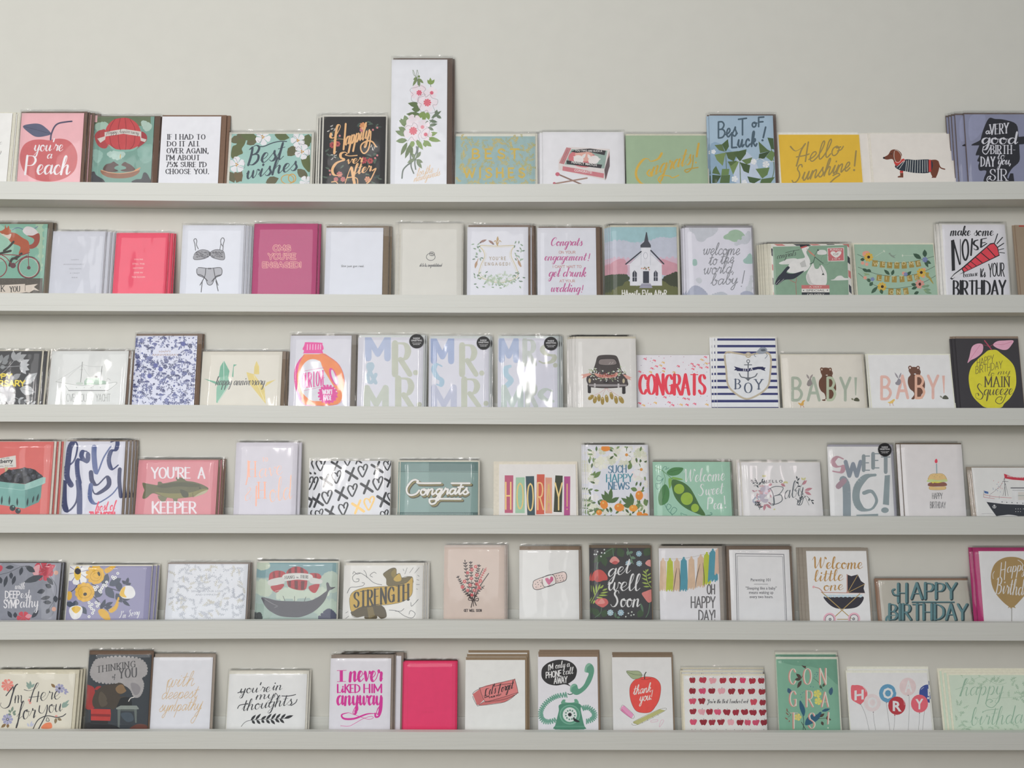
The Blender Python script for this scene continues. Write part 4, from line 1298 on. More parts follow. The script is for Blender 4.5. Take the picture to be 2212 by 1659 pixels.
c b04a62 14 1705,212 1750,270 1795,330
c b04a62 4 1680,265 1730,275 1765,290 1820,258
t 5c543e h 6 1605,545 1825 92 -60|HAPPY
t 5c543e h 6 1588,640 1935 95 -75|BIRTHDAY
t 5c543e k 8 1742,668 1830 72 -5|to
t 5c543e k 8 1870,650 2035 80 -10|my
t 5c543e s 16 1700,805 2040 128|MAIN
q 5c543e 14 1670,790 1640,765 1615,800 1640,850 1685,910 1660,965 1600,950 1590,900 1620,890 1630,915
t 5c543e k 15 1690,915 2065 148 -10 0.1|queeze
c 5c543e 9 1985,900 1940,1000 1890,1025 1845,990 1880,940 1930,940 1915,980
@O,-420,466,106,dc7570|e0dcd0,-420,492,102|1|8,0 9,0|coral card with a teal punnet of blackberries and a small sign reading berry|blackberry punnet
p dcdad4 -120,285 150,238 155,350 -120,372
t 55585c x 0 10,276 90 16 -6|YOU ARE
t 34343a x 0.03 -100,318 125 36 -14|blackberry
t 55585c x 0 -60,352 125 14 -10|SPECIAL TO ME
p c9b98f 45,350 75,350 72,420 50,420
s 3f4145 -60,480 0,430 60,390 120,375 180,365 240,358 320,370 370,405 410,440 400,480 280,510 100,500 -60,500
d 2c2d31 30 30,440 90,400 150,440 210,390 260,440 320,400 350,450 120,470 190,480 290,480 60,470
d 4b4d55 25 60,425 130,395 180,430 235,375 290,385 240,410 320,440 380,440 160,470 270,460 90,455
d 6a6d78 8 55,415 125,385 178,420 230,365 285,375 315,430 375,430 205,380
p 84b5ad -60,480 100,500 240,512 410,445 437,448 432,500 400,520 390,640 370,685 230,745 -60,700
p 9dc6be 240,512 410,445 437,448 432,498 250,565 235,560
p 6d9c96 240,570 400,520 385,640 370,685 240,740
c a9d0c8 5 -60,540 100,555 240,565 432,500
f 3c4a4c 18 15,710 20,620 88,715 92,620 165,722 165,640 258,725 268,640 310,695 325,620 350,680 370,600
d 3c4a4c 30 120,740
d 4a4c52 28 172,768
d 84b5ad 8 128,728 182,758
@O,584,1160,104,dcdde8|8a7b6c,600,1182,92|1|7,0 6,0 5,0|white card in sweeping navy brush strokes reading love, pink words below|navy brush love
q 3c4470 53 590,360 700,300 740,160 715,105 670,160 650,300 640,440 680,520
q 46507c 45 830,200 790,200 780,250 820,280 840,220 830,300 745,280 740,400 760,500
q 5a6a9c 50 900,160 900,260 925,410 990,260 1060,150
q 3f4a78 41 1060,110 1120,100 1110,180 1060,200 1040,290 1070,370 1130,330
q 2f3764 56 610,500 615,700 650,770 720,700 740,600 730,480
q 46507c 53 750,500 760,600 760,790
q 2f3764 45 870,400 880,480 930,520 1020,440 1040,520 960,590 900,600 870,500
q 5a6a9c 42 870,520 860,640 910,700 1000,660 1080,600 1140,520
q 2f3764 38 1145,370 1140,480 1155,630
t ec4a68 k 11 910,770 1100 90 -15|host of
t ec4a68 h 15 855,830 1100 50 0|THE MORN
@O,1288,2058,282,de949c|85705f,1296,2076,272|1|6,0 4,0|pink card with a green trout reading YOU'RE A KEEPER|trout keeper
s 6a6a4c 1362,500 1400,505 1470,518 1505,520 1510,492 1540,490 1560,505 1640,490 1690,478 1680,460 1690,445 1750,455 1780,480 1850,490 1930,515 1985,545 1990,562 1960,590 1900,620 1830,635 1750,645 1650,650 1540,625 1460,600 1400,645 1362,648 1370,600 1380,570 1368,540
s 8a8656 1480,590 1600,600 1720,600 1830,590 1930,560 1985,560 1950,590 1860,625 1740,645 1620,645
s 55573f 1500,530 1640,500 1800,495 1920,525 1850,540 1700,535 1560,550
s b9b494 1985,565 1960,600 1870,632 1850,636 1900,600
p 7a7a5c 1505,620 1600,635 1580,675 1545,680 1515,650
p 7a7a5c 1650,648 1700,650 1688,700 1665,690
s 4f5240 1722,565 1760,570 1800,600 1795,635 1750,635 1730,600
d 2c2c24 7 1910,550
c 3c3a2c 3 1840,600 1845,640
R 3f4030 do 1520,505 1900,600 60 14 97
t f0e8ee B 18 1445,455 1825 100|YOU'RE
t f0e8ee B 18 1890,455 1965 100|A
t f0e8ee B 20 1450,788 1880 105|KEEPER
@P,140,922,158,dcd9e2|d6d3da,150,930,150|1|7,0 -6,0|white card in pale copper script reading To Have and to Hold|copper have and hold
t *f0b5a0 s 7 500,388 575 48|TO
t *f2a88e s 17 320,580 440 190|H
q *f2a88e 13 325,380 320,560 300,680
t *f0b5a0 k 12 455,600 760 220 -50 0|ave
t *f0b5a0 k 9 270,880 370 170|&
t *f2a88e s 19 440,850 560 200|H
l *f2a88e 17 430,700 425,945
t *f0b598 k 13 590,900 880 300 -40 0|old
@P,1132,2106,382,e7e8ee|b9b5ad,1140,2118,376|1|-11,0|white card patterned with black brushed crosses and hearts, one pair gold|crosses and hearts
H 2e3035 1240,425 70 0.2
H 2e3035 1440,580 72 0.15
H 2e3035 1770,500 72 0.15
H 2e3035 1150,660 72 0.1
H 2e3035 1640,745 72 0.15
H 2e3035 1960,660 76 0.2
H 2e3035 1320,830 78 0.15
H 2e3035 1525,980 72 0.1
H 2e3035 1580,370 60 0.15
H 2e3035 2080,430 60 0.1
H 2e3035 1220,1050 60 0.15
H 2e3035 2040,1060 60 0.15
H 2e3035 2130,830 60 0.1
H *e6bd68 1850,910 78 0.2
X 2e3035 1430,430 68
X 2e3035 1300,630 78
X 2e3035 1620,550 78
X 2e3035 1940,470 76
X 2e3035 1490,795 80
X 2e3035 1810,710 80
X 2e3035 2100,640 66
X 2e3035 1185,880 80
X 2e3035 2020,870 84
X 2e3035 1360,1030 74
X 2e3035 1110,500 60
X 2e3035 1700,370 50
X *e6bd68 1700,960 80
@Q,120,1012,356,87a29d|e2dccb,112,1030,340|1|-5,0 4,0|teal card with white slab script shaded in gold reading Congrats|teal slab congrats
r 64817e 125,358 1012,462
W a3c0bb 130,1008 362,455 60
l 4d6664 5 125,468 1012,474
r 55706d 120,930 1012,962
W a3c0bb 130,1005 940,958 60
c 3f3b26 34 357,597 322,582 277,602 227,672 232,732 272,757 332,742 367,702
c 3f3b26 34 357,597 362,620 612,620
t 3f3b26 m 34 372,754 905 132 -8 0.12|ongrats
l 3f3b26 34 734,622 942,622
c 3f3b26 34 582,762 552,842 502,857 484,822 522,800 842,800
c 94874a 25 350,590 315,575 270,595 220,665 225,725 265,750 325,735 360,695
c 94874a 25 350,590 355,613 605,613
t 94874a m 25 365,747 905 132 -8 0.12|ongrats
l 94874a 25 727,615 935,615
c 94874a 25 575,755 545,835 495,850 477,815 515,793 835,793
c 3f3b26 29 337,577 302,562 257,582 207,652 212,712 252,737 312,722 347,682
c 3f3b26 29 337,577 342,600 592,600
t 3f3b26 m 29 352,734 905 132 -8 0.12|ongrats
l 3f3b26 29 714,602 922,602
c 3f3b26 29 562,742 532,822 482,837 464,802 502,780 822,780
c efeae6 21 335,575 300,560 255,580 205,650 210,710 250,735 310,720 345,680
c efeae6 21 335,575 340,598 590,598
t efeae6 m 21 350,732 905 132 -8 0.12|ongrats
l efeae6 21 712,600 920,600
c efeae6 21 560,740 530,820 480,835 462,800 500,778 820,778
@Q,1252,2134,384,e8e5e2|e4ddcd,1190,2154,352|0|0,0|white card with seven coloured blocks and gold letters spelling HOORAY|coloured block hooray
p c0607c 1318,510 1416,510 1412,938 1318,938
p a3c9ab 1444,534 1546,532 1546,940 1438,940
p 3c545c 1556,520 1652,518 1664,985 1576,985
p d2604c 1684,498 1772,498 1768,952 1676,954
p e0a088 1780,534 1856,536 1858,943 1780,943
p 3c4230 1894,510 1978,514 1968,930 1874,926
p b5508c 1994,522 2064,522 2060,985 1992,985
t *e0bd74 h 16 1322,895 1400 305|H
t *cfb46c h 16 1450,890 1536 290|O
t *d9ba72 h 16 1570,910 1650 305|O
t *dcb070 h 16 1685,900 1765 305|R
t *c9a460 h 16 1785,905 1856 290|A
t *dcc07c h 16 1888,902 1975 305|Y
l *c99a70 15 2028,610 2028,860
d *c99a70 9 2028,895
@R,112,658,140,dfe0e8|e2e2e6,106,668,126|1|-5,0 -3,0|card bordered with white blooms and kumquats reading SUCH HAPPY NEWS|kumquat happy news
R e9e8dd,dcdccb,eae6e4,d3d6c0 fl 130,150 650,300 26 90 101
R e9e8dd,dcdccb,eae6e4,d3d6c0 fl 80,180 200,740 18 80 102
R e9e8dd,e4e2d8,eadcdc fl 530,250 650,740 16 80 103
R e6e4da,dcdccb fl 120,650 640,750 14 70 104
R 6f8a54,557243,8aa070,486238 lf 110,145 650,260 22 60 105
R 6f8a54,557243,8aa070,486238 lf 90,250 220,740 26 60 106
R 6f8a54,557243,8aa070,486238 lf 560,260 650,740 16 55 107
R 5d7c48,8aa070,486238 lf 110,660 640,745 24 62 108
F f1efe8 465,210 64 6
F f1efe8 595,345 72 5
F ece9dd 245,285 64 7
F e3e4d2 235,270 36 6
d d9974a 14 465,215 595,345
f 557243 42 310,640 240,560 315,640 330,505 315,640 400,590 315,645 270,530 520,660 415,595 520,660 500,550 525,655 460,580 510,670 430,660
f 6f8a54 40 175,420 238,360 560,530 500,510 570,640 560,700 640,670 625,600 480,345 510,290
n 10 e8913a 275,140 300,145 310,165 280,175 250,165 255,145
e e8913a 577,575 34,42
e e8913a 265,655 34,40 -20
e e8913a 400,680 44,36 5
e e8a040 525,688 38,30
e e8913a 222,725 26,24
e e8913a 580,740 26,22
e e8913a 630,750 26,20
d f5c070 9 570,560 258,640 388,668 515,678 216,718
R dda8ac do 585,430 650,500 18 12 109
t 5f86a0 B 11 300,378 468 64 -8|SUCH
t 4f95a5 B 11 282,455 520 66 -5|HAPPY
t 54819c B 11 302,520 492 62 0|NEWS
@R,708,1400,276,a4ccb6|7c6a5c,712,1404,270|1|4,0|mint card with an open pea pod reading Welcome Sweet Pea|pea pod
c 5f8f5c 5 718,330 780,355 860,420 880,440
c 6a9a64 4 785,350 805,420 800,480
c 5f9080 4 780,345 800,320 820,325 810,345 840,330
c 5f9080 5 770,410 740,400 735,440 770,440 790,420 760,470 725,470 735,520 760,500
c 5f9080 5 800,650 830,700 860,670 830,650 820,690 870,740 910,700 880,680 855,720 870,750
c 5f9080 4 950,750 945,730 970,740 1000,750
s 4f8750 820,370 860,335 910,325 968,335 930,385 880,400 840,395
s 4f8750 805,475 840,520 842,590 820,640 762,662 745,600 760,530
s 86b35c 835,430 862,425 868,460 845,515
s 86b35c 870,410 950,425 955,438 880,432
c 3c6a3c 3 825,372 890,355 960,338
c 3c6a3c 3 803,480 800,560 768,655
s 4c7440 865,440 950,452 1020,500 1070,580 1110,660 1160,740 1130,750 1010,700 930,640 880,560
s 6c9a4a 868,440 940,448 1010,490 1060,560 1105,650 1180,745 1215,748 1165,755 1050,735 960,690 900,610 870,520
s 4a6e40 878,470 940,470 1000,515 1045,570 1085,650 1120,735 1040,700 960,640 905,570
e 9dbc46 930,517 46,45
e 9dbc46 998,603 54,56
e 9dbc46 1070,685 35,37
c 5f9080 6 1165,752 1215,745 1218,730 1205,728
t eff6f0 k 10 972,460 1335 118 -20 0.05|Welcome
t eff6f0 k 10 1100,578 1320 100 -20 0.05|Sweet
t eff6f0 k 10 1178,695 1310 100 0 0.05|Pea
l eff6f0 9 1330,580 1335,650
d eff6f0 7 1340,680
@R,1500,2205,282,e4e2e2|dad6ce,1488,2204,274|1|-7,0|white card with a floral baby elephant sprig reading HELLO Baby|floral hello baby
s c3bcc8 1640,560 1650,510 1690,485 1730,500 1720,560 1680,600 1720,610 1700,640 1650,620
c b3b3c3 14 1650,590 1610,590 1585,620 1600,640 1640,630
E a9b5c2 8 1610,615 22,20
R c99aa4,b98a98,d9b5b8 lf 1600,490 1740,680 26 40 111
R 3f464c,50585e sp 1600,450 1670,490 3 44 112
R 3f464c,50585e sp 1640,660 1670,700 2 44 113
B 3f464c 4 30 1960,520 1985,480 1975,430
B 3f464c 4 28 1960,600 1990,620 2010,600
B 3f464c 4 28 2060,580 2090,610 2105,630
B 3f464c 4 28 1590,490 1640,480 1660,450
B 3f464c 4 28 1640,700 1650,670 1640,650
f c48a94 26 2040,530 2110,510 2040,540 2100,570 2020,480 2060,440 1690,650 1680,710 1700,650 1745,690 1720,490 1750,470 1830,470 1870,495
f d4cf9a 18 2030,440 2010,415 2030,440 2050,415 1680,410 1665,395 1680,410 1700,395 1875,450 1890,470 1875,450 1850,470 1770,690 1775,705
c 6a6a6a 3 2080,660 2040,580 2000,520 2040,440
t 4a4c50 x 0.02 1682,460 1845 24|H E L L O
q 5f666c 12 1735,510 1760,560 1770,650 1745,660 1730,640
c 5f666c 6 1720,520 1780,495 1850,505 1820,560 1770,580
c 5f666c 7 1770,580 1830,570 1840,620 1790,650 1750,650
t 5f666c k 9 1855,610 2030 150 -35 0.1|aby
c 5f666c 6 2030,600 2010,655 1975,655 1990,630 2050,580
@S,165,842,170,dedee8|*a4a3ad,172,862,148|1|4,0|white card with silver brushed letters reading SWEET 16 and a black sticker|sweet sixteen
K - 736,204 71
q *b9949e 50 300,300 240,280 190,330 230,380 300,380 280,440 190,430
t *8a939e v 44 320,480 490 150|W
t *8e989c v 40 505,420 590 150|E
t *8e989c v 40 605,395 690 150|E
t *8e989c v 40 700,440 800 160|T
q *8f9aa0 84 300,520 335,600 340,900
l *a9909a 60 250,590 310,530
q *8f9c9f 78 640,470 540,490 450,600 440,740 500,830 600,830 650,740 600,650 520,660
q *8f9c9f 70 500,830 440,760 440,640 520,500
q *8f9c9f 66 620,820 660,740 610,640 540,650
p *8f9c9f 740,475 795,470 785,790 720,780
e *8f9c9f 742,842 40,30
p *8f9c9f 440,890 670,880 670,930 440,930
@S,955,1604,146,d9d5d5|665848,948,1602,132|1|-8,0|grey white card with a cheeseburger holding a birthday candle|cheeseburger birthday
s e6475c 1285,298 1298,320 1292,342 1274,342 1268,320
l 8aa0a5 10 1287,352 1290,450
s d9bb84 1200,520 1205,490 1230,462 1290,455 1350,458 1385,490 1392,525 1300,530
c a98f60 3 1200,520 1205,490 1230,462 1290,455 1350,458 1385,490 1392,520
s c3cf92 1190,525 1240,515 1300,525 1390,515 1395,540 1300,545 1195,545
s ecd25c 1225,545 1300,540 1355,548 1320,560 1265,562
s 8a5c50 1200,560 1240,548 1300,555 1360,545 1392,560 1390,585 1300,592 1205,588
p ecd25c 1230,543 1270,543 1250,560
s d9bb84 1212,592 1300,596 1382,590 1372,625 1225,626
c a98f60 3 1214,600 1225,626 1372,624 1380,595
d 7a6848 2.5 1240,475 1265,485 1295,475 1320,490 1345,475 1280,465
t 6c6c6e h 5 1240,722 1350 62|HAPPY
t 6c6c6e h 5 1218,820 1385 66|BIRTHDAY
@S,1712,2420,392,dcd9d6|94887a,1655,2420,384|1|0,0|white card with a black hulled steamship flying a red birthday banner|steamship birthday
p 33363d 1815,755 2000,778 2300,790 2300,905 1920,905 1870,830
s eeecea 1785,700 1900,720 2080,735 2300,730 2300,790 2000,778 1815,755
p 33363d 1815,755 2000,778 2300,788 2300,910 1920,905 1865,830
c b9606a 4 1785,675 1900,700 2080,712
c b9606a 4 1785,705 1900,720
l b9606a 3 1786,672 1786,706
l 8a8a90 3 1850,680 1850,708
l 8a8a90 3 1950,690 1950,722
p 4c6ca0 1790,636 1835,648 1835,670 1795,662
l 6a6a70 3 1788,634 1785,700
p c0394a 2000,456 2100,492 2300,500 2300,535 2090,520 2008,505
t eadcda x 0 2035,490 2340 16 28|BIRTHDAY WISHES
l 55555c 5 2006,500 2015,690
l 55555c 3 2015,560 1990,690
l 55555c 3 2015,560 2045,690
l 55555c 4 1985,540 2045,540
c 7c6c74 3 2006,500 1960,590 1855,675
R c0505c,5a6a9a lf 1870,530 1985,660 14 16 115
p e0dcd8 2075,610 2300,610 2300,735 2090,735
p 5a5c60 2070,602 2300,602 2300,612 2070,612
l 8a8a8c 4 2090,632 2300,632
p cfcac4 2150,650 2300,650 2300,735 2150,735
l 6a8a80 4 2150,688 2300,688
d 55585c 6 1980,755 2030,760 2085,762 2140,765 2200,768
d e0dcdc 4 2125,828 2150,828 2175,828 2205,828 2125,858 2150,858 2175,858
E e9e6e4 5 1898,795 8,8
c e9e6e4 5 1880,800 1885,815 1898,820 1912,815 1915,800
l e9e6e4 5 1898,790 1898,818
c b3b0b4 4 1765,880 1850,878 1900,884
s f0eeee 1930,905 2000,895 2060,890 2150,905 2100,920 1950,920
@U,-420,478,222,a3a5b0|3e3c40,-420,490,218|1|4,0|grey card with red blooms and dark leaves reading with DEEPEST SYMPATHY|deepest sympathy
s 8f929d 0,250 150,240 350,300 460,500 440,680 250,700 0,700
F c8485a 370,290 88 7 0.3
F b03c4c 400,285 52 6
s e0a8ae 275,290 300,250 340,240 330,320 350,360 300,340
f 4a4f57 56 370,330 200,388
f 42474f 50 300,300 215,245
s c8485a 410,250 472,240 440,290 400,330
F d0505e 200,690 58 6
f e29aa4 40 215,680 275,670
s c8485a -20,240 20,250 15,285 -20,300
d e3b3a0 20 478,305 460,615
c 2f333c 3 0,320 80,300 190,250 260,262
f 3f444e 34 190,255 170,330 120,255 45,262 60,330 35,430 0,340 10,400 130,330 105,410 95,300 95,360
c 2f333c 3 430,340 480,420 470,520 415,615
f 3f444e 42 400,345 455,410 385,455 315,475 470,500 478,560 440,430 385,405
f 3f444e 36 430,510 345,530 440,560 365,555 420,610 395,655 100,690 65,630 130,690 130,640 270,690 330,625
t eceaf0 k 6 125,445 210 60 0|with
t eceaf0 h 8.5 42,522 172 60 0|DEEP
t eceaf0 k 8 175,520 260 76 0 0|est
t eceaf0 h 9 30,605 165 70 0|SYMP
t eceaf0 k 9 170,605 330 100 -10 0|athy
@U,556,1262,248,9a98b8|e3dfd0,550,1270,238|1|8,0 5,0|lavender card with yellow roses, white blooms and navy leaves reading I'm Sorry|lavender sorry
c 3c4454 7 680,370 640,440 600,470
c 3c4454 7 860,370 900,420 1030,465
c 3c4454 8 790,500 880,590 940,640
c 3c4454 7 780,400 850,440 820,500
f 4a5568 70 880,410 920,312 930,415 1035,352
f 4a5568 74 900,430 975,525 860,440 815,520
f 414b5e 60 1010,380 1020,465 990,480 1040,560
f 3f4a5e 50 690,590 740,660 640,590 650,540 560,560 640,590
f 3a4358 30 1080,400 1095,345 1080,405 1040,370 1075,410 1120,395 1040,540 1110,590 1040,530 1110,530
f 3a4358 32 870,600 900,530 890,590 965,555 880,600 890,560 890,610 960,590 860,620 880,560
F f1efee 665,300 110 8 0.2
e efc64a 662,310 30,60
d 2f2c34 28 664,292
F e3b23c 812,322 82 11
e e8b942 820,325 70,76
e e0ad38 725,472 82,80
F e8b942 722,470 84 11
O c4902c 4 770,330 800,290 850,290 865,330 840,370 790,370
O c4902c 4 670,470 690,430 750,425 780,470 750,515 690,515
O c4902c 3 790,330 820,305 850,325 830,355
e 2f2c28 844,314 11,20 -20
e 2f2c28 726,488 16,14 -20
s e3b23c 890,280 940,250 1000,232 960,280 910,310
n 10 e3b43c 580,480 600,475 605,510 585,530
s f0eef0 1020,490 1040,440 1080,415 1130,425 1155,480 1130,520 1060,525
s e9c04c 1020,490 1040,440 1070,425 1060,480 1080,515 1040,510
s f0eef0 590,640 600,600 650,585 700,600 700,650 670,695 620,698
s e9c04c 610,610 650,588 690,605 670,640 640,650
n 8 e3b43c 935,625 980,590 1000,550 1012,520 1005,580 985,620 950,640
n 8 e3b43c 845,630 880,620 920,650 935,700 900,700 860,670
d f1efee 13 805,430 830,425 815,450 850,460 865,445 860,470 885,410 910,385 875,430 905,415 760,560 785,575 765,590 820,560 845,570 830,590 780,610 800,625 790,650 760,680 960,340 985,345 970,355 1005,310
d 3c4454 4 805,430 830,425 815,450 850,460 865,445 860,470 885,410 910,385 875,430 905,415 760,560 785,575 765,590 820,560 845,570 830,590 780,610 800,625 790,650 760,680 960,340 985,345 970,355 1005,310
t f1eff3 k 5 1020,690 1075 58 0|I'm
t f1eff3 k 5.5 1090,680 1190 56 -18|Sorry
@U,1404,2092,230,e4e7ee|8d8077,1400,2110,218|1|3,0|white card with faint silver vine border and two tiny printed lines|silver vines
R c2c6ce,bcc1ca,cbc9bf sp 1480,270 2080,440 60 44 121
R c2c6ce,bcc1ca,cbc9bf sp 1480,520 2080,700 60 44 122
R b9bdc6,aeb3be sp 1470,420 1600,540 10 40 123
R b9bdc6,aeb3be sp 1930,420 2080,540 10 40 124
R aeb3be do 1490,270 2080,420 24 22 125
t 9fa3ae x 0 1632,470 1905 16|SENDING OUR LOVE
t 9fa3ae x 0 1668,500 1875 16|AND SYMPATHY
@V,88,736,208,a9bcb6|dcd9cc,94,748,196|1|-4,0 -3,0|teal card with red striped airships lifting a grey whale reading HANG in THERE|whale airship
r 84a6ab 88,208 736,330
n 22 c3cfbd 110,220 160,215 180,235 130,250
n 26 b9c9bb 640,330 700,300 736,340 736,420 650,420
n 24 c3cfbd 130,360 200,400 180,460 110,440
n 24 a3b8ae 100,560 200,600 160,660 90,660
n 22 b9cabb 560,540 700,520 736,600 600,620
n 20 c9d6c6 280,450 360,420 500,440 620,420 640,480 300,500
s b8434a 190,340 200,295 250,272 310,280 330,310 300,330 200,350
s b8434a 205,400 300,380 310,400 250,450
s b8434a 520,300 560,292 600,300 615,330 560,350
s b8434a 515,400 600,380 570,450 530,440
s b5434a 330,300 350,262 400,240 450,245 500,275 510,300 505,330 490,420 430,430 360,410 340,380
p 6f3a3e 350,265 372,250 372,300 345,300
p 6f3a3e 400,240 418,240 420,300 398,300
p 6f3a3e 445,244 465,250 475,300 448,300
p 6f3a3e 345,350 370,350 368,408 350,400
p 6f3a3e 398,352 424,354 426,425 400,420
p 6f3a3e 450,356 480,356 475,425 450,430
p 8c3a3e 220,290 235,276 245,330 225,335
p 8c3a3e 270,274 285,276 285,325 268,328
p 8c3a3e 560,294 575,296 580,345 562,345
l d5d8d0 3 240,440 320,420
s dcdcd8 310,305 420,292 535,305 532,350 420,345 308,355
s d3d4d0 190,350 300,325 315,350 310,375 200,395
s d3d4d0 530,330 615,345 625,365 600,380 525,372
t 4a4c4c s 4 318,340 400 24 -4|HANG
t 4a4c4c s 3 412,332 432 16|in
t 4a4c4c s 4 442,332 515 24 4|THERE
l 4c4a46 4 320,515 305,478
l 4c4a46 4 398,520 398,480
l 4c4a46 4 478,520 490,485
s 5c5c64 130,490 180,495 260,515 380,520 500,520 575,495 640,450 660,430 655,375 672,370 690,405 730,405 700,425 675,440 640,520 560,600 460,645 380,650 280,640 200,600 160,560 140,520
c 8a8c90 4 145,495 220,540 260,560 235,570
c 6c6c74 3 200,600 300,625 400,635 500,615
n 12 4c5068 640,610 680,590 720,620 736,662 600,662
n 10 3c4244 95,625 120,620 130,660 90,660
@V,786,1432,230,e9e8e4|dedad0,800,1442,210|1|5,0 6,0|white card with a curled gold ribbon reading STRENGTH|gold ribbon strength
s 6f6238 1115,300 1160,265 1200,250 1222,258 1225,300 1250,295 1270,330 1330,318 1355,330 1340,380 1160,398 1140,340
s 8f7c3c 1180,290 1215,258 1222,300 1195,330
s c9a94a 1200,340 1240,300 1258,310 1262,350 1225,362
s 6f6238 1190,320 1210,360 1290,350 1340,320 1350,380 1160,398
s 55492c 860,600 950,565 1105,555 1145,640 1100,662 1070,640 1060,662 970,662 960,640 900,650 862,630
p 7a6a3c 985,570 1030,565 1050,640 1000,662
s c9a646 848,480 880,440 960,412 1080,402 1200,395 1300,372 1352,325 1355,400 1345,470 1280,520 1180,545 1050,555 930,570 862,605 845,540
O 3c3828 3 848,480 880,440 960,412 1080,402 1200,395 1300,372 1352,325 1355,400 1345,470 1280,520 1180,545 1050,555 930,570 862,605 845,540
c 3c3828 3 1115,300 1160,265 1200,250 1222,262 1225,300 1250,295 1268,330 1300,320 1350,322
c 3c3828 3 862,605 865,640 900,652 960,640
c 3c3828 3 1105,555 1143,640 1100,662
t 2c2a24 s 17 872,575 1332 125 -68|STRENGTH
c 55565a 4 1105,388 1040,370 980,320 920,290 870,320 880,360 915,360 920,340 900,340
c 55565a 4 870,300 880,280 900,300 930,295
c 55565a 4 960,270 975,290 985,330
c 55565a 4 1060,295 1040,285 1010,310 1030,325
c 55565a 4 825,455 850,410 900,405 950,395 965,375 945,370
c 55565a 4 1165,592 1230,600 1290,640 1350,655 1375,620 1340,595 1325,625
c 55565a 4 1215,600 1260,600 1285,580
c 55565a 4 1400,505 1370,540 1345,560 1340,530
l 55565a 3 1278,258 1284,275
l 55565a 3 1310,250 1292,300
l 55565a 3 1360,248 1330,290
l 55565a 3 1408,248 1372,292
l 55565a 3 1395,310 1408,318
l 55565a 3 1388,345 1405,350
l 55565a 3 1385,385 1410,385
l 55565a 3 1385,420 1395,424
l 55565a 3 812,615 830,605
l 55565a 3 812,660 838,640
@V,1608,2096,84,dccbc0|dccfc6,1604,2108,66|1|4,0|blush card with a tied posy of red flowers, tiny GET WELL SOON|red posy
b 3c2c2c 5 24 1835,520 1800,350 1780,205
b 3c2c2c 5 22 1840,500 1830,320 1825,215
b 3c2c2c 5 20 1830,500 1770,410 1725,330
b 3c2c2c 4 22 1850,480 1870,340 1890,240
b c9525a 4 16 1860,490 1900,350 1945,260
b 3c2c2c 4 18 1840,500 1800,470 1765,430
b 3c2c2c 4 18 1855,500 1890,440 1925,405
c 3c2c2c 7 1855,500 1900,400 1970,295
c 3c2c2c 6 1852,500 1880,360 1925,255
F d2545a 1865,240 14 5
F d2545a 1800,290 14 5
F d2545a 1835,265 16 5
F d2545a 1775,360 16 5
F d2545a 1758,405 16 5
F d2545a 1830,335 15 5
F d2545a 1875,308 15 5
F d2545a 1905,355 15 5
F d2545a 1820,390 15 5
F d2545a 1873,380 14 5
F d2545a 1895,412 14 5
F d2545a 1855,432 14 5
F d2545a 1800,432 14 5
F d2545a 1835,470 14 5
d f0d9cc 4 1865,240 1835,265 1775,360 1830,335 1875,308 1905,355 1820,390 1855,432
l 3c2c2c 7 1845,500 1828,570
l 3c2c2c 7 1848,500 1870,555
l 3c2c2c 6 1846,500 1848,560
c 3c2c2c 6 1848,508 1815,490 1808,510 1848,510 1885,495 1882,518 1848,510
t 4a4040 h 4.5 1770,605 1915 20|GET  WELL  SOON
@W,75,524,97,e5e5e2|8b7763,78,532,70|1|4,0|plain white card with a pink sticking plaster bearing a heart|heart plaster
s e3cfc9 178,345 188,325 250,300 350,272 405,260 425,275 428,305 410,330 330,352 230,390 190,390 176,370
O 3c3a3c 4.5 178,345 188,325 250,300 350,272 405,260 425,275 428,305 410,330 330,352 230,390 190,390 176,370
p e9e1de 248,305 325,280 345,348 262,372
O 3c3a3c 4 250,305 326,282 346,346 262,372
s c8628a 295,358 270,322 272,308 290,306 300,318 310,296 325,300 328,322 312,340
d 3c3a3c 3.5 196,352 212,338 228,325 200,374 218,356 236,340 235,368 352,290 372,288 392,290 358,310 378,306 400,305 362,330 384,325 404,322 245,345
@W,618,1066,82,454446|7d6d5c,618,1074,62|1|-4,0|black card with coral flowers and green fronds reading get well soon|get well soon
f 44583f 60 700,150 800,80 850,150 810,80 1010,140 1050,80
c 5d7a62 6 775,82 775,110 780,150
c 5d7a62 6 770,85 700,130 660,200 655,240
f 44583f 50 720,130 625,190 700,140 720,220
c 6d8a72 6 880,82 900,130 925,200
f 6d8a72 22 885,100 885,140 895,120 925,110 905,150 945,160 915,170 900,200
s e09a94 750,185 765,155 790,145 815,165 822,185 790,200
s c2605e 765,195 790,178 815,190 795,205
s c95a54 612,325 625,270 655,245 695,250 730,290 732,320 700,325 670,335 640,325
s b34844 640,325 660,290 665,335
s e09a94 1015,195 1040,170 1066,180 1066,220 1035,215
s d98680 990,420 1020,405 1066,395 1066,470 1040,490 1005,450
s d3706c 640,490 665,460 720,460 740,490 720,515 690,525
s e39a94 660,495 690,460 715,490 690,500
F 9fc0d0 968,125 22 9
F b0cbd8 888,195 20 9
F b0cbd8 970,198 22 9
F b9d3dc 755,565 24 9
F b0cbd8 833,565 24 9
d e9ecec 4 968,125 888,195 970,198 755,565 833,565
d d5dcd9 6 660,110 690,118 710,95 685,145 650,130 712,120 635,130
d c9d0c8 6 915,560 930,580 890,570 870,595 910,585
c a3b85c 5 618,480 660,400 700,360
f a3b85c 13 640,440 625,360 650,420 650,350 662,400 680,348 680,385 705,360 695,400 735,385 680,420 740,410 665,435 735,435 650,450 700,455 640,470 625,500
c a3b85c 5 1066,385 1030,330 1020,245
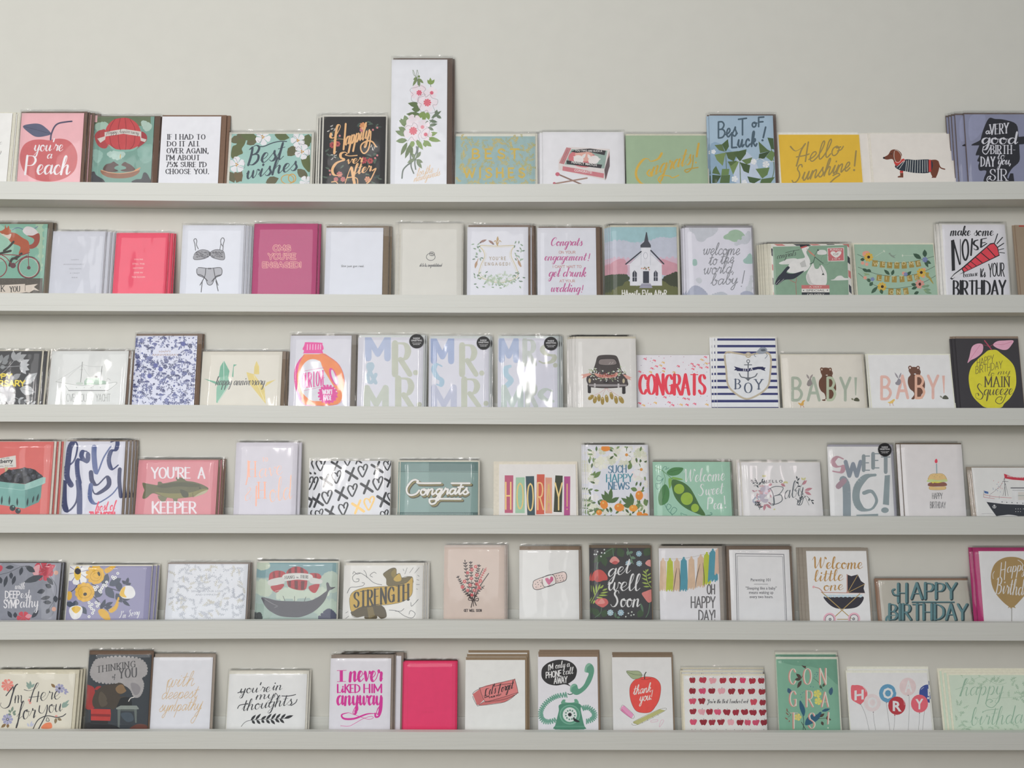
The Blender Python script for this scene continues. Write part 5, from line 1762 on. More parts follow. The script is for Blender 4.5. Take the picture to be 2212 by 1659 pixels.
f a3b85c 12 1050,370 1000,370 1040,350 990,340 1035,325 988,305 1028,300 990,275 1025,275 998,250 1024,260 1040,238 1028,290 1060,270 1034,310 1064,300 1040,340 1066,330
c 5d7a62 6 1050,490 1040,560 1020,600
f 44583f 50 620,530 680,600 700,600 720,540 960,600 1000,540
c 5d7a62 5 690,525 680,570 640,600
f 5d7a62 18 795,605 790,560 800,600 830,600 1000,560 980,490
t eeedee k 12 732,300 905 112 -35 0.12|get
t eeedee k 13 732,400 975 125 0 0.1|well
t eeedee k 13 758,520 975 118 0 0.1|Soon
@W,1128,1578,84,e2e1e9|a79f96,1130,1605,68|1|4,0 5,0|white card with a row of coloured tissue tassels reading OH HAPPY DAY|tissue tassels
c b5b0ae 2.5 1140,165 1300,160 1450,130 1560,95
T d6ba9f 1148,168 24 238
T b9c545 1200,168 26 240
T d6ba9f 1252,168 26 240
T 5599ab 1303,160 28 248
T d6ba9f 1360,155 26 240
T d6ba9f 1430,140 30 240
T b9c545 1475,122 26 240
T 5599ab 1520,98 34 240
T d9b8a4 1560,85 24 200
y 6a5c54 6 1250,230 1240,300 1225,410
y 6a5c54 6 1268,230 1275,320 1272,410
y 6a5c54 6 1425,200 1400,300 1390,385
y 6a5c54 6 1445,190 1455,290 1455,375
t 6c6a6c h 9 1475,425 1538 70|OH
t 6c6a6c h 9 1355,528 1538 82|HAPPY
t 6c6a6c h 9 1412,625 1542 78|DAY!
@W,1660,2114,94,e3e3eb|7a6a5c,1640,2132,68|1|-3,0|white card with a fine double border and typed lines titled Parenting 101|typed parenting
l 55565e 4 1690,124 2050,130
l 55565e 4 2050,130 2072,640
l 55565e 4 1690,124 1702,640
l 8a8a92 3 1702,142 2040,146
l 8a8a92 3 2040,146 2062,640
l 8a8a92 3 1702,142 1714,640
t 4c4c54 x 0.008 1803,330 1950 22|Parenting 101
l 4c4c54 2.5 1828,352 1930,352
t 4c4c54 x 0.008 1765,392 1996 22|"Sleeping like a baby"
t 4c4c54 x 0.008 1790,424 1972 22|means waking up
t 4c4c54 x 0.008 1795,456 1970 22|every two hours.
@X,215,784,130,e3e2ea|8f877c,180,800,100|0|-7,0 -5,0|white card with a black pram on pink wheels reading Welcome little one|black pram
t *b58d56 k 15 240,295 705 110 0 0.05|Welcome
t *b58d56 k 14 252,415 525 105 -10 0.05|little
t *b58d56 k 13 340,500 525 95 -8 0.05|one
p 36343c 560,350 600,365 660,350 690,410 725,435 715,480 728,522 560,520
l a98f5c 6 565,520 660,355
l a98f5c 6 565,520 725,440
l b98f84 9 560,350 562,520
l b98f84 7 320,516 560,522
l b98f84 7 560,524 725,526
e b98f84 565,518 12,12
c b98f84 8 250,466 300,480 330,510
e d9a9ae 248,466 12,12
s 36343c 340,560 400,562 520,558 640,560 714,558 700,610 650,655 560,670 460,665 390,625
R a9c0cc do 360,548 700,560 1 10 1
d b9ccd6 20 365,545 405,545 445,545 485,545 525,545 565,545 605,545 645,545 685,545
r e3e2ea 335,525 725,540
l a98f5c 8 325,515 600,760
l a98f5c 8 680,530 440,750
l a98f5c 7 470,768 570,768
E d9a9b6 18 398,768 50,52
E 36343c 4 398,768 40,42
E 55555c 7 402,768 9,9
E d9a9b6 18 626,764 48,50
E 36343c 4 626,764 38,40
E 55555c 7 622,764 9,9
@X,890,1726,404,b5b1a6|8a6c58,852,1726,388|1|4,0|beige card with shaded teal capitals reading HAPPY BIRTHDAY between pram and balloon cards|teal birthday
t 2f4448 v 34 1032,612 1140 170 0|H
t 5f8388 v 22 1024,606 1132 170 0|H
c 2f4448 22 1045,545 1000,540 985,500 1005,490
c 5f8388 13 1045,540 1000,535 985,495 1005,485
t 2f4448 v 34 1158,578 1590 142 0|APPY
t 5f8388 v 22 1150,572 1582 142 0|APPY
l 2f4448 14 1170,610 1560,610
l 5f8388 9 1168,605 1560,605
t 2f4448 v 34 950,775 1690 142 0|BIRTHDAY
t 5f8388 v 22 942,769 1682 142 0|BIRTHDAY
q 5f8388 22 1010,730 940,740 930,790 980,800
l 2f4448 8 1200,792 1660,792
@X,1840,2560,132,e3dfdc|a82a68,1785,2560,100|1|-7,0|white card with a big gold balloon reading Happy Birthday and a pink edge|gold balloon
s *a98d5c 2090,185 2180,200 2260,260 2290,380 2250,500 2160,610 2110,655 2080,655 2020,610 1950,530 1910,440 1905,340 1940,250 2010,200
p *a98d5c 2075,640 2120,640 2135,665 2105,655 2090,670 2080,655 2060,665
l a3a09c 9 2097,665 2097,830
c e9e2d9 5 1925,390 1920,350 1935,320
c e9e2d9 5 2155,215 2185,235 2205,265
l e9e2d9 8 2002,240 1990,370
l e9e2d9 8 2040,230 2028,398
l e9e2d9 6 1995,310 2035,300
t e9e2d9 k 9 2050,335 2230 110 -25 0.1|appy
t e9e2d9 k 10 1945,525 2300 150 30 0.1|Birthday
@Y,-100,704,302,e1ddce|d9d3bd,-100,740,262|1|5,0 4,0|cream card with pastel flowers and black script reading I'm Here for You|I'm here floral
F e98c80 75,415 62 9 0.1
d f3c9c0 14 85,385
f 8fa79c 26 300,445 262,380 300,445 275,440 305,440 300,370 310,440 345,400 310,450 260,415 620,630 690,560 625,635 680,610 620,640 640,580 615,640 690,600
F a3a3c3 595,448 48 7
F a3a3c3 75,755 55 8
e 4c4c5a 592,447 12,12
e 4c4c5a 75,755 14,14
e d9d6c9 75,755 7,7
f 8c7049 30 550,440 508,400 60,800 10,838 80,800 75,842
f a3a3c3 22 640,470 685,490 635,470 670,455 640,480 660,510
f 7f9384 24 110,690 85,660 115,680 130,625 125,700 158,665 110,710 80,700 130,710 160,700
d e9a59a 14 290,565 560,725 300,590
f 8a7a5c 30 560,740 548,800 570,745 615,765
s e98a62 410,845 440,800 490,785 515,800 510,845
f c3c6d8 20 300,830 320,770 310,830 340,790 290,830 270,790
q 3f3f44 14 175,405 150,430 120,520 90,620 40,645 5,620 10,590
q 3f3f44 10 130,430 90,480 60,520
t 3f3f44 k 10 125,590 235 150 0 0|'m
q 3f3f44 11 240,460 290,470 350,450 385,400 365,400 330,480 300,580
q 3f3f44 11 385,480 370,580
c 3f3f44 6 290,535 350,530 390,525
t 3f3f44 k 11 395,572 600 160 -20 0.05|ere
t 3f3f44 k 14 165,755 350 180 -10 0.15|for
q 3f3f44 11 395,620 390,680 430,690 470,610 460,700 400,820 385,850
c 3f3f44 9 330,850 380,760 470,720 560,735 620,725 655,700
c 3f3f44 6 470,735 460,770 490,770 480,740
t 3f3f44 k 11 480,690 620 160 -15 0.05|ou
@Y,844,1466,112,3c4248|77604f,846,1488,74|1|-4,0|dark card with a bear typing in a red armchair reading THINKING of YOU|typing bear
n 16 a9a6a6 920,240 960,170 1040,150 1150,135 1280,140 1390,160 1450,220 1450,300 1400,340 1420,400 1410,470 1380,520 1340,520 1310,460 1270,420 1220,400 1150,385 1060,390 960,370 910,310
s 928f92 1300,400 1360,400 1400,450 1370,510 1330,500
t 4a4a4c s 9 958,292 1355 62 -60|THINKING
t 5a5a5c s 6 1115,345 1150 40|of
t 5a5a5c s 14 1180,345 1370 92 -10|YOU
s a83a38 845,430 900,420 940,450 945,530 940,640 850,640
f a83a38 34 940,460 1008,425
s 4a4239 920,600 925,540 960,470 1030,420 1110,405 1160,400 1180,390 1220,400 1250,440 1258,470 1220,500 1190,520 1240,560 1200,610 1150,640 1120,660 1080,640 950,640
s 5d5447 980,560 1000,480 1050,520 1070,600 1010,630
s 8a6f50 1150,450 1180,415 1220,410 1245,450 1255,475 1210,500 1170,490
s 4a4239 1060,560 1150,550 1200,530 1250,530 1240,560 1150,590 1090,600
s 23262a 1180,590 1210,540 1300,545 1300,640 1170,640
c d9d5d0 9 1280,575 1300,545 1335,535
p c0413c 905,650 1100,655 1104,700 1098,770 905,765
p 8f2f30 905,700 1100,705 1098,730 905,724
r 2f2c2c 905,770 1075,830
p 8e9690 1155,642 1200,618 1360,618 1382,645 1380,655 1158,655
p 6d7672 1170,655 1200,655 1190,845 1172,845
p 6d7672 1335,655 1362,655 1360,790 1345,790
p 59615f 1200,655 1335,655 1335,675 1200,672
s 2a2c30 845,800 950,780 1150,820 1170,860 845,860
s 4a5660 1200,700 1300,690 1330,760 1260,780
s 6e4238 1310,830 1380,800 1460,815 1460,855 1300,855
@Y,1488,2084,138,e2e3ec|a2968a,1500,2112,104|1|-3,0|white card with thin gold script reading with deepest sympathy|gold script sympathy
t *d9b98a m 5 1650,440 1930 150 -20 0.3|with
c *d9b98a 5 1655,500 1670,380 1710,350
t *d9b98a m 5 1600,555 1960 125 -15 0.3|deepest
t *d9b98a m 5 1580,680 2000 125 -20 0.3|sympathy
c *d9b98a 5 2020,575 1970,700 1920,790 1900,770 1940,720
@Z,116,812,270,e6e7e6|dedbcf,112,830,240|1|4,0|white card with black script and a leafy sprig reading you're in my thoughts|thoughts sprig
t 33353a k 9.5 235,442 505 86 -15 0.2|you're
c 33353a 7 220,437 250,428 280,430
t 33353a k 9.5 520,415 610 86 -5 0.2|in
t 33353a k 9.5 375,495 545 80 -10 0.2|my
c 33353a 6 545,470 555,440 575,470 560,495
t 33353a k 10 255,598 700 100 -55 0.2|thoughts
c 33353a 7 218,575 240,545 310,535
c 33353a 7 610,465 670,465 732,452
c 33353a 7 690,550 730,525 745,495
c 26282c 4 250,735 280,700 330,680 450,672 620,665 650,660
f 26282c 22 335,680 380,630 375,676 425,620 425,674 475,640 470,674 520,620 515,672 560,616 555,668 600,620 600,666 645,622
f 26282c 24 345,680 372,712 385,676 420,714 430,676 455,705 470,674 505,710 510,672 550,716 550,668 590,700 590,666 632,706
f 26282c 26 630,664 712,636
@Z,1024,1566,132,e3e2ec|988b80,1030,1588,100|1|4,0 17,3 5,-2|white card in heavy magenta lettering reading I never LIKED HIM anyway|magenta liked him
r d9309c 1122,240 1150,338
l d9309c 5 1098,240 1180,238
l d9309c 5 1100,338 1175,336
t d9309c k 25 1205,335 1500 175 0 0|never
t d9309c B 15 1098,434 1305 70|LiKED
t d9309c B 15 1330,434 1500 72|HIM
t d9309c k 22 1095,545 1500 165 0 0|anyway
c d9309c 12 1280,560 1278,590 1255,598
c d9309c 16 1495,480 1490,580 1470,640 1440,650 1435,620
c d9309c 4 1440,640 1460,570 1490,575
y d9309c 18 1200,612 1140,630 1160,665 1250,665 1360,625 1430,620
c d9309c 4 1200,612 1280,640 1370,670 1418,660 1400,645 1330,665 1250,710 1200,732 1130,728
@Z,1680,2144,166,f83b70|ef2f66,1690,2158,156|1|-3,0 3,0|plain neon pink card between magenta lettering and eraser cards|plain neon pink
t e03a68 x 0 1868,575 1945 12|YOU ARE
t e03a68 x 0 1850,612 1955 12|THE BEST
O e03a64 2.5 1722,186 1722,186 2120,186 2120,186 2120,760 2120,760 1722,760 1722,760
@a,108,684,158,e2e3e0|8d7a62,112,704,130|0|2,6 3,8|white card with a pink rubber eraser drawing reading Let's Forget|pink eraser
s d9807f 252,425 560,348 590,352 612,460 600,480 320,555 300,550 285,530
p d9807f 255,425 560,350 588,352 612,465 600,480 310,556 288,535
p c9706f 182,485 252,432 288,540 240,588 222,586
p c9706f 240,588 300,552 600,482 585,498 490,560 260,592
O 4a3638 4 180,485 250,430 265,420 555,348 585,350 614,460 600,482 485,560 260,592 222,588
c 4a3638 4 250,430 262,470 290,540 315,556 400,535 610,470
c 4a3638 4 240,588 292,553
c 4a3638 4 300,560 480,535 600,486
q 3c2c30 11 335,430 310,440 305,500 340,500 295,520
t 3c2c30 k 9 335,490 400 95 -15 0.15|et's
t 3c2c30 k 10 420,475 565 88 -45 0.15|Forget
t 3c2c30 h 5 335,525 455 12 -32|"I RUB YOU"
c 3c2c30 5 385,410 450,395 520,385 575,378
c 3c2c30 4 300,512 290,500 320,490
@a,808,1384,128,e0dfe9|8d7966,814,1398,98|0|0,4 2,3|white card with a green rotary telephone and black speech bubble|green telephone
s 2c2b2d 838,290 850,230 910,180 1000,155 1090,165 1150,200 1178,255 1160,330 1110,375 1095,385 1118,410 1060,390 980,402 900,385 850,340
t ecebec h 7 902,260 952 52 -20|I'M
t ecebec k 7 972,240 1110 66 -18 0.05|only a
t ecebec h 8 880,332 1030 56 -22|PHONE
t ecebec k 7 1045,300 1145 66 -12 0.05|call
t ecebec h 8 958,385 1085 60 -12|AWAY
s 5f9a82 1252,270 1260,215 1290,188 1320,200 1340,235 1338,290 1310,370 1260,440 1200,485 1160,490 1125,465 1112,430 1130,395 1160,385 1180,400 1195,435 1240,400 1270,340 1290,285
s 84b59e 1252,265 1262,215 1292,190 1310,200 1275,230 1268,272
s 84b59e 1112,450 1118,410 1160,388 1172,395 1130,420 1122,462
c 3c6a58 9 1135,480 1110,488 1090,480
V 6a9f8c 11 1080,490 1000,500 940,525 880,570 840,630 830,690 860,740 920,748 985,725
V 6a9f8c 11 1228,620 1270,610 1330,640 1350,690 1320,730 1260,745
s 6aa388 1040,540 1068,538 1070,562 1150,562 1152,535 1180,535 1185,580 1035,580
s 4f8a72 1020,580 1200,575 1215,640 1235,740 1250,790 1245,820 970,820 972,780 990,720 1005,640
p 4f8a72 1022,578 1200,576 1250,800 1245,822 970,822 968,790
e 74ab93 1110,680 100,95
e 5a957c 1110,680 88,84
e d9e0dc 1110,680 68,70
d 4f7f6c 8 1073,663 1090,645 1112,638 1135,645 1152,665 1158,690 1150,710 1130,722 1105,725 1082,712 1072,690
d 24262a 19 1110,680
y 24262a 26 1142,712 1165,735 1202,748
r 5f9a82 972,788 1248,800
@a,1526,2100,132,dfdfde|857461,1530,2114,104|0|0,4|white card with a red apple, eraser and ruler reading thank you|apple thank you
s f0524a 1740,340 1800,322 1850,318 1920,330 1965,370 1980,430 1965,530 1930,600 1880,655 1800,662 1740,640 1700,570 1682,480 1690,400
O 8a3a34 3 1740,340 1800,322 1850,318 1920,330 1965,370 1980,430 1965,530 1930,600 1880,655 1800,662 1740,640 1700,570 1682,480 1690,400
c 3c3c34 9 1838,275 1825,300 1825,338
c 8a3a34 4 1790,340 1830,345 1885,335
s a3b08a 1650,265 1700,262 1770,265 1800,300 1780,330 1720,340 1680,310
O 4c5644 3 1650,265 1700,262 1770,265 1800,300 1780,330 1720,340 1680,310
c 4c5644 3 1655,270 1720,295 1820,305
t f6e2dc m 6 1715,492 1885 92 -30 0.15|thank
t f6e2dc m 6 1775,555 1895 92 -20 0.15|you!
p e99ac0 1600,610 1625,592 1720,680 1702,714
p d982ac 1600,612 1702,714 1695,716 1598,640
O 8a4a68 2.5 1600,610 1625,592 1722,684 1702,716 1598,640
p b9b87a 1715,750 1970,628 2022,640 1765,772
p a3a266 1715,750 1765,772 1760,776 1718,762
O 6a6a44 2.5 1715,750 1970,628 2022,640 1765,774
l 55553c 2.5 1800,750 1806,762
l 55553c 2.5 1850,725 1856,738
l 55553c 2.5 1900,700 1906,712
l 55553c 2.5 1950,675 1956,688
O d99ab4 3 1880,745 1900,732 1950,730 1945,745 1900,752
O d99ab4 3 1965,795 1980,740 2002,730 2005,745 1980,785
@b,112,1094,384,e3dcd5|ddd2bd,90,1094,364|1|-2,6 3,5|white card with rows of small red and pink apples for a teacher|rows of apples
a 9a2434,b23448,d99aa2,a82c3c,a8283a,cc3f66,a8283a,9e2636 198,440 320,438 440,445 560,442 680,442 798,442 910,448 1022,445
a 8e1c2c,c8486a,8e1c2c,dba0a8,92202e,98202e,9c2232,9c2030 200,567 318,567 430,568 545,568 665,572 783,573 903,573 1028,578
a c94c66,8e1c2c,c24658,982434 198,688 310,688 927,700 1038,705
a 962232,dba0a8,9a2434,cc5270,962434,9c2636,962232,962232,962232 203,815 310,818 405,818 500,818 608,822 717,822 822,822 922,824 1036,825
a c94c6a,8a1a2a,9a2838,962232,dba0a8,8e1c2c,c45068,c24a68,8e2232 210,940 327,940 432,942 538,940 655,942 765,942 858,944 956,945 1052,944
d 4a2a2a 4 190,1028 230,1026 300,1028 410,1028 490,1026 600,1028 700,1030 795,1028 890,1030 1050,1028
t 4c4c50 k 7 375,712 860 46 0 0.15|You're the Best Teacher Ever!
@b,1238,1968,188,7fae96|e0dacb,1232,1984,160|1|0,9|green card with climbing flowers around pink letters reading CONGRATS|climbing flower congrats
s 6f9f88 1238,188 1960,188 1960,500 1700,300 1400,260
c 3f4a3c 6 1560,300 1500,410 1470,440
f 4f4038 40 1500,415 1435,360 1495,425 1420,430 1500,440 1450,535
f 4f4038 16 1555,300 1500,258 1550,295 1525,262 1545,290 1550,265
c 4f6a58 5 1640,410 1720,480 1755,560
f 4a5c4a 30 1755,520 1780,470 1740,540 1720,500
d 3f5f84 5 1660,370 1680,345 1690,370 1655,400 1680,390 1695,350 1490,610 1510,590 1500,640 1530,580 1610,515 1640,520
F ecd06c 1690,600 48 5
F ecd06c 1700,690 46 5
F ecc974 1458,880 44 5
f 3c5f78 50 1370,600 1338,530 1840,610 1865,520 1850,620 1850,530
c 33484c 7 1520,1030 1525,900 1485,720
s 2f5f78 1485,680 1530,750 1545,810 1525,870 1485,790 1475,730
s 2f5f78 1545,975 1560,900 1620,850 1680,850 1725,815 1740,840 1700,910 1620,960
f 2f5f78 36 1740,810 1845,780
c 3f3c34 7 1550,1030 1500,940
f 4f4038 34 1720,880 1775,835 1790,890 1855,915 1800,900 1830,860 1740,930 1760,980
c 4f4038 5 1700,900 1800,890 1830,880
c 4f4038 4 1340,880 1370,850 1325,800
f 8a5a4c 14 1330,820 1325,770 1350,860 1310,820 1340,910 1300,885 1350,940 1360,915
t d08f86 v 24 1344,490 1432 188|C
t e8dccb v 12 1352,488 1440 188|C
t d08f86 v 24 1514,488 1625 188|O
t e8dccb v 12 1522,486 1633 188|O
t d08f86 v 20 1708,488 1806 188|N
t e8dccb v 12 1716,486 1814 188|N
t d08f86 v 24 1350,755 1445 188|G
t e8dccb v 12 1358,753 1453 188|G
t d08f86 v 24 1548,755 1645 188|R
t e8dccb v 12 1556,753 1653 188|R
t d08f86 v 22 1735,755 1830 170|A
t e8dccb v 12 1743,753 1838 170|A
t d08f86 v 24 1355,1015 1455 184|T
t e8dccb v 12 1363,1013 1463 184|T
t d08f86 v 24 1575,1018 1665 188|S
t e8dccb v 12 1583,1016 1673 188|S
l d08f86 18 1822,825 1815,960
l e8dccb 12 1830,825 1822,960
d e8dccb 9 1818,1008
@c,103,1098,358,e4dcdc|d9d2c2,92,1104,326|0|4,7|white card with lettered red, pink and blue balloons spelling HOORAY|lettered balloons
c 5a565a 3 225,745 280,870 325,1060
c 5a565a 3 375,850 385,950 405,1060
c 5a565a 3 535,730 555,880 577,1060
c 5a565a 3 637,880 632,980 622,1060
c 5a565a 3 812,640 812,850 800,1060
c 5a565a 3 938,855 935,950 925,1060
c 5a565a 3 1000,800 985,950 975,1060
s d4636c 105,520 150,508 200,508 265,535 302,600 290,670 240,725 215,742 170,722 120,690 105,650
e d9c3c3 362,722 104,108
e 5c8fae 550,607 105,112
e a83840 662,758 106,112
e d3bcbc 795,527 102,110
s 3a4c8c 935,600 950,545 1000,508 1050,502 1098,520 1100,700 1060,722 1000,700 945,650
e d0606c 938,733 104,110
d a83840 8 637,874
d 7a6a6e 7 217,742 375,838 535,722 800,632 938,850
c f1eaea 5 250,530 275,555 285,590
c b9c9d8 5 620,520 640,550 648,590
c e3a0a4 5 735,680 750,710 755,750
c f1eaea 4 960,560 975,545 990,535
t f1eaea x 0.03 145,690 258 118 -14|H
t f1eaea x 0.03 305,780 425 128|O
t f1eaea x 0.03 490,668 618 130|O
t f1eaea x 0.03 612,818 720 122 8|R
t f1eaea x 0.03 758,592 850 140 -10|A
t f1eaea x 0.03 888,800 985 125 -4|Y
p f1eaea 1038,552 1062,552 1058,640 1040,640
p f1eaea 1032,655 1056,655 1054,678 1032,678
@c,1368,2500,386,bccab9|d3ccbb,1340,2500,352|0|-9,4 -8,3|pale mint card with grey green garland and faint script reading happy birthday|mint happy birthday
R 9db49e,93ab95 sp 1380,400 2212,500 14 60 131
R 9db49e,93ab95 sp 2000,560 2212,700 8 60 132
R 9db49e,93ab95 sp 1380,760 1500,1040 10 56 133
R 9db49e sp 1500,1000 2212,1050 10 50 134
c 9db49e 4 1500,500 1600,440 1700,405 1800,460 1900,500 2000,480
c 9db49e 4 1830,670 2000,660 2212,650
q 8ba893 13 1375,560 1460,530 1530,450 1510,430 1480,500 1430,640
t 8ba893 k 11 1430,640 1960 210 -20 0.15|happy
c 8ba893 8 1920,600 1900,700 1830,780 1760,760 1750,710 1790,680 1830,700 1800,720
t 8ba893 k 12 1550,1000 2300 220 -30 0.15|birthday
c 8ba893 6 1720,830 1780,810 1900,800
'''

# ---------------------------------------------------------------- cards
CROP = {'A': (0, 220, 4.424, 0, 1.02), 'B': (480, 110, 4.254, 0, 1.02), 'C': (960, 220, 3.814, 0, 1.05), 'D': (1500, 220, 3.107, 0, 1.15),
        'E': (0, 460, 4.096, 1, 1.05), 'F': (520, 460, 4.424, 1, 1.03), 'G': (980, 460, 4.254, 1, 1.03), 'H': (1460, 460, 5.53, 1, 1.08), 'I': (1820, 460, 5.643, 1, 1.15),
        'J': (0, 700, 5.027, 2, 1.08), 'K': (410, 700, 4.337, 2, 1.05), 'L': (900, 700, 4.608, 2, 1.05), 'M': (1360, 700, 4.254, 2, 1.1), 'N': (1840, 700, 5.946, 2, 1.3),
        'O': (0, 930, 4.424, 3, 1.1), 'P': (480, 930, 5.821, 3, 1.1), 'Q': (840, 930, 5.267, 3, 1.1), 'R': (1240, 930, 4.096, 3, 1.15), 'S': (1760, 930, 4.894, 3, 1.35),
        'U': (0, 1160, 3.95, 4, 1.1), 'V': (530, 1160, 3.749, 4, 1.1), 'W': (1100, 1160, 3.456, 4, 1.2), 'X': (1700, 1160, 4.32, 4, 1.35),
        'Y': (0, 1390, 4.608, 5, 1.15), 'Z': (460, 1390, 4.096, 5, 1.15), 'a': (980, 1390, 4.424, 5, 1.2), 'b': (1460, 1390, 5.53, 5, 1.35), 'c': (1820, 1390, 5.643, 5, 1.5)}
SINK = 0.0198         # how deep the cards stand behind the lip
LEAN_FOOT = -0.0245   # the front card's foot, further out for a deeper stack


def ray_to_plane(px, py, p0, n):
    d = Vector(((px - CX) / F, 1.0, (HZ - py) / F))
    return CAM + d * ((p0 - CAM).dot(n) / d.dot(n))


def clip(poly, w2, h):
    for ax, s, lim in ((0, 1, w2), (0, -1, w2), (1, 1, h), (1, -1, 0.0)):
        if not poly: return poly
        out = []
        for i in range(len(poly)):
            p, q = poly[i - 1], poly[i]; a = s * p[ax] - lim; b = s * q[ax] - lim
            if (a > 0) != (b > 0):
                t = a / (a - b); out.append((p[0] + (q[0] - p[0]) * t, p[1] + (q[1] - p[1]) * t))
            if b <= 0: out.append(q)
        poly = out
    return poly


def half(poly, ax, s, lim):
    out = []
    for i in range(len(poly)):
        p, q = poly[i - 1], poly[i]; a = s * p[ax] - lim; b = s * q[ax] - lim
        if (a > 0) != (b > 0):
            t = a / (a - b); out.append((p[0] + (q[0] - p[0]) * t, p[1] + (q[1] - p[1]) * t))
        if b <= 0: out.append(q)
    return out


def arrange(polys, R, PC, data, depth):
    """cut overlapping print shapes into one flat layer, the later shape on top, tile by tile"""
    if len(polys) > 110 and depth < 9:
        ax = 0 if R[1] - R[0] > R[3] - R[2] else 1
        ms = sorted(sum(p[ax] for p in P) / len(P) for P, _ in polys); m = ms[len(ms) // 2]
        lo, hi = R[2 * ax], R[2 * ax + 1]; m = min(max(m, lo + (hi - lo) * .2), hi - (hi - lo) * .2)
        for s, r in ((1, (lo, m)), (-1, (m, hi))):
            sub = []
            for P, k in polys:
                c = [s * p[ax] > s * m for p in P]
                if all(c): continue
                if any(c):
                    P = half(P, ax, s, s * m)
                    if len(P) < 3: continue
                sub.append((P, k))
            R2 = list(R); R2[2 * ax], R2[2 * ax + 1] = r; arrange(sub, R2, PC, data, depth + 1)
        return
    if not polys: return
    V = []; E = []
    for P, k in polys:
        b = len(V); V += [Vector(p) for p in P]; E.append(list(range(b, b + len(P))))
    ov, _, of, _, _, _ = delaunay_2d_cdt(V, [], E, 0, 0.02, False)
    ix = {}; box = [(min(p[0] for p in P), max(p[0] for p in P), min(p[1] for p in P), max(p[1] for p in P), P, k) for P, k in polys][::-1]
    for f_ in of:
        A, B, C_ = ov[f_[0]], ov[f_[1]], ov[f_[2]]
        if abs((B[0] - A[0]) * (C_[1] - A[1]) - (C_[0] - A[0]) * (B[1] - A[1])) < 1e-4: continue
        x, y = (A[0] + B[0] + C_[0]) / 3, (A[1] + B[1] + C_[1]) / 3; k_ = -1
        for x0, x1, y0, y1, P, k in box:
            if x < x0 or x > x1 or y < y0 or y > y1: continue
            ins = False; xj, yj = P[-1]
            for xi, yi in P:
                if (yi > y) != (yj > y) and x < (xj - xi) * (y - yi) / (yj - yi) + xi: ins = not ins
                xj, yj = xi, yi
            if ins: k_ = k; break
        if k_ < 0: continue
        c, fo, kind = PC[k_]; Vv, Ff, Cc, Mi = data[kind]; q = []
        for v in f_:
            j = ix.get((v, c, kind))
            if j is None: j = ix[(v, c, kind)] = len(Vv); Vv.append((ov[v][0] * 1e-4, -0.00004, ov[v][1] * 1e-4)); Cc.append(c)
            q.append(j)
        Ff.append(tuple(q)); Mi.append(fo)


def folded(w2, h, landscape, front):
    V = boxv(-w2, w2, 0, 0.00035, 0, h) + (boxv(-w2 + .0003, w2 - .0003, 0.0007, 0.00105, 0.0002, h))
    Fc = [f for f in BOXF] + [tuple(i + 8 for i in f) for f in BOXF]
    if landscape: Fc.append((7, 6, 13, 12))
    else: Fc.append((3, 7, 12, 8))
    return V, Fc, [front] * 8 + [tuple(min(.9, c * .9 + .1) for c in front[:3]) + (1,)] * 8


def envelope(x0, x1, h, col):
    V = boxv(x0, x1, 0.0012, 0.0018, 0, h); xm = (x0 + x1) / 2; dark = tuple(c * .85 for c in col[:3]) + (1,)
    V += [(x0 + .001, 0.0019, h), (x1 - .001, 0.0019, h), (xm + .01, 0.0019, h * .52), (xm - .01, 0.0019, h * .52)]
    return V, [f for f in BOXF] + [(8, 9, 10, 11)], [col] * 8 + [dark] * 4


def sleeve(x0, x1, h, rd, top):
    """thin film bag with a slack front, its back sheet and the fold at the top"""
    nx, nz = 9, 11; V = []; Fc = []
    ph = [rd.uniform(0, 6.28) for _ in range(6)]
    yb = 0.0021
    for j in range(nz):
        for i in range(nx):
            u, v = i / (nx - 1), j / (nz - 1); e = min(u, 1 - u, v, 1 - v)
            y = -0.0009
            if True:
                y += math.sin(math.pi * u) ** .7 * math.sin(math.pi * v) ** .7 * -0.00022 + 0.00013 * math.sin(5 * u + ph[0] + 2 * v) * math.sin(4 * v + ph[1]) + 0.00007 * math.sin(11 * u + 7 * v + ph[2])
            if j == nz - 1: y = -0.0004 + 0.0003 * math.sin(17 * u + ph[3])
            V.append((x0 + (x1 - x0) * u, y, h * v))
    b = len(V); V += [(x0, yb, 0), (x1, yb, 0), (x1, yb * .5, h), (x0, yb * .5, h)]
    for j in range(nz - 1):
        for i in range(nx - 1): k = j * nx + i; Fc.append((k, k + 1, k + nx + 1, k + nx))
    Fc.append((b, b + 3, b + 2, b + 1))
    Fc.append(tuple([b] + [j * nx for j in range(nz)][::1] + [b + 3]))
    Fc.append(tuple([b + 1, b + 2] + [j * nx + nx - 1 for j in range(nz - 1, -1, -1)]))
    Fc.append(tuple([b + 3] + [(nz - 1) * nx + i for i in range(nx)] + [b + 2]))
    # crimped seal along the top edge
    m = 26; b = len(V)
    for i in range(m + 1):
        x = x0 + (x1 - x0) * i / m; k = rd.uniform(-.0004, .0004)
        V += [(x, -0.0007 + k, h - 0.0006), (x + rd.uniform(-.0006, .0006) if 0 < i < m else x, -0.0006 - k * .8, h + 0.0016 + rd.uniform(-.0003, .0003))]
    for i in range(m): k = b + i * 2; Fc.append((k, k + 2, k + 3, k + 1))
    return V, Fc


BEHIND = ['tucked directly behind the front one', 'second behind the front one', 'third behind the front one', 'fourth behind the front one']


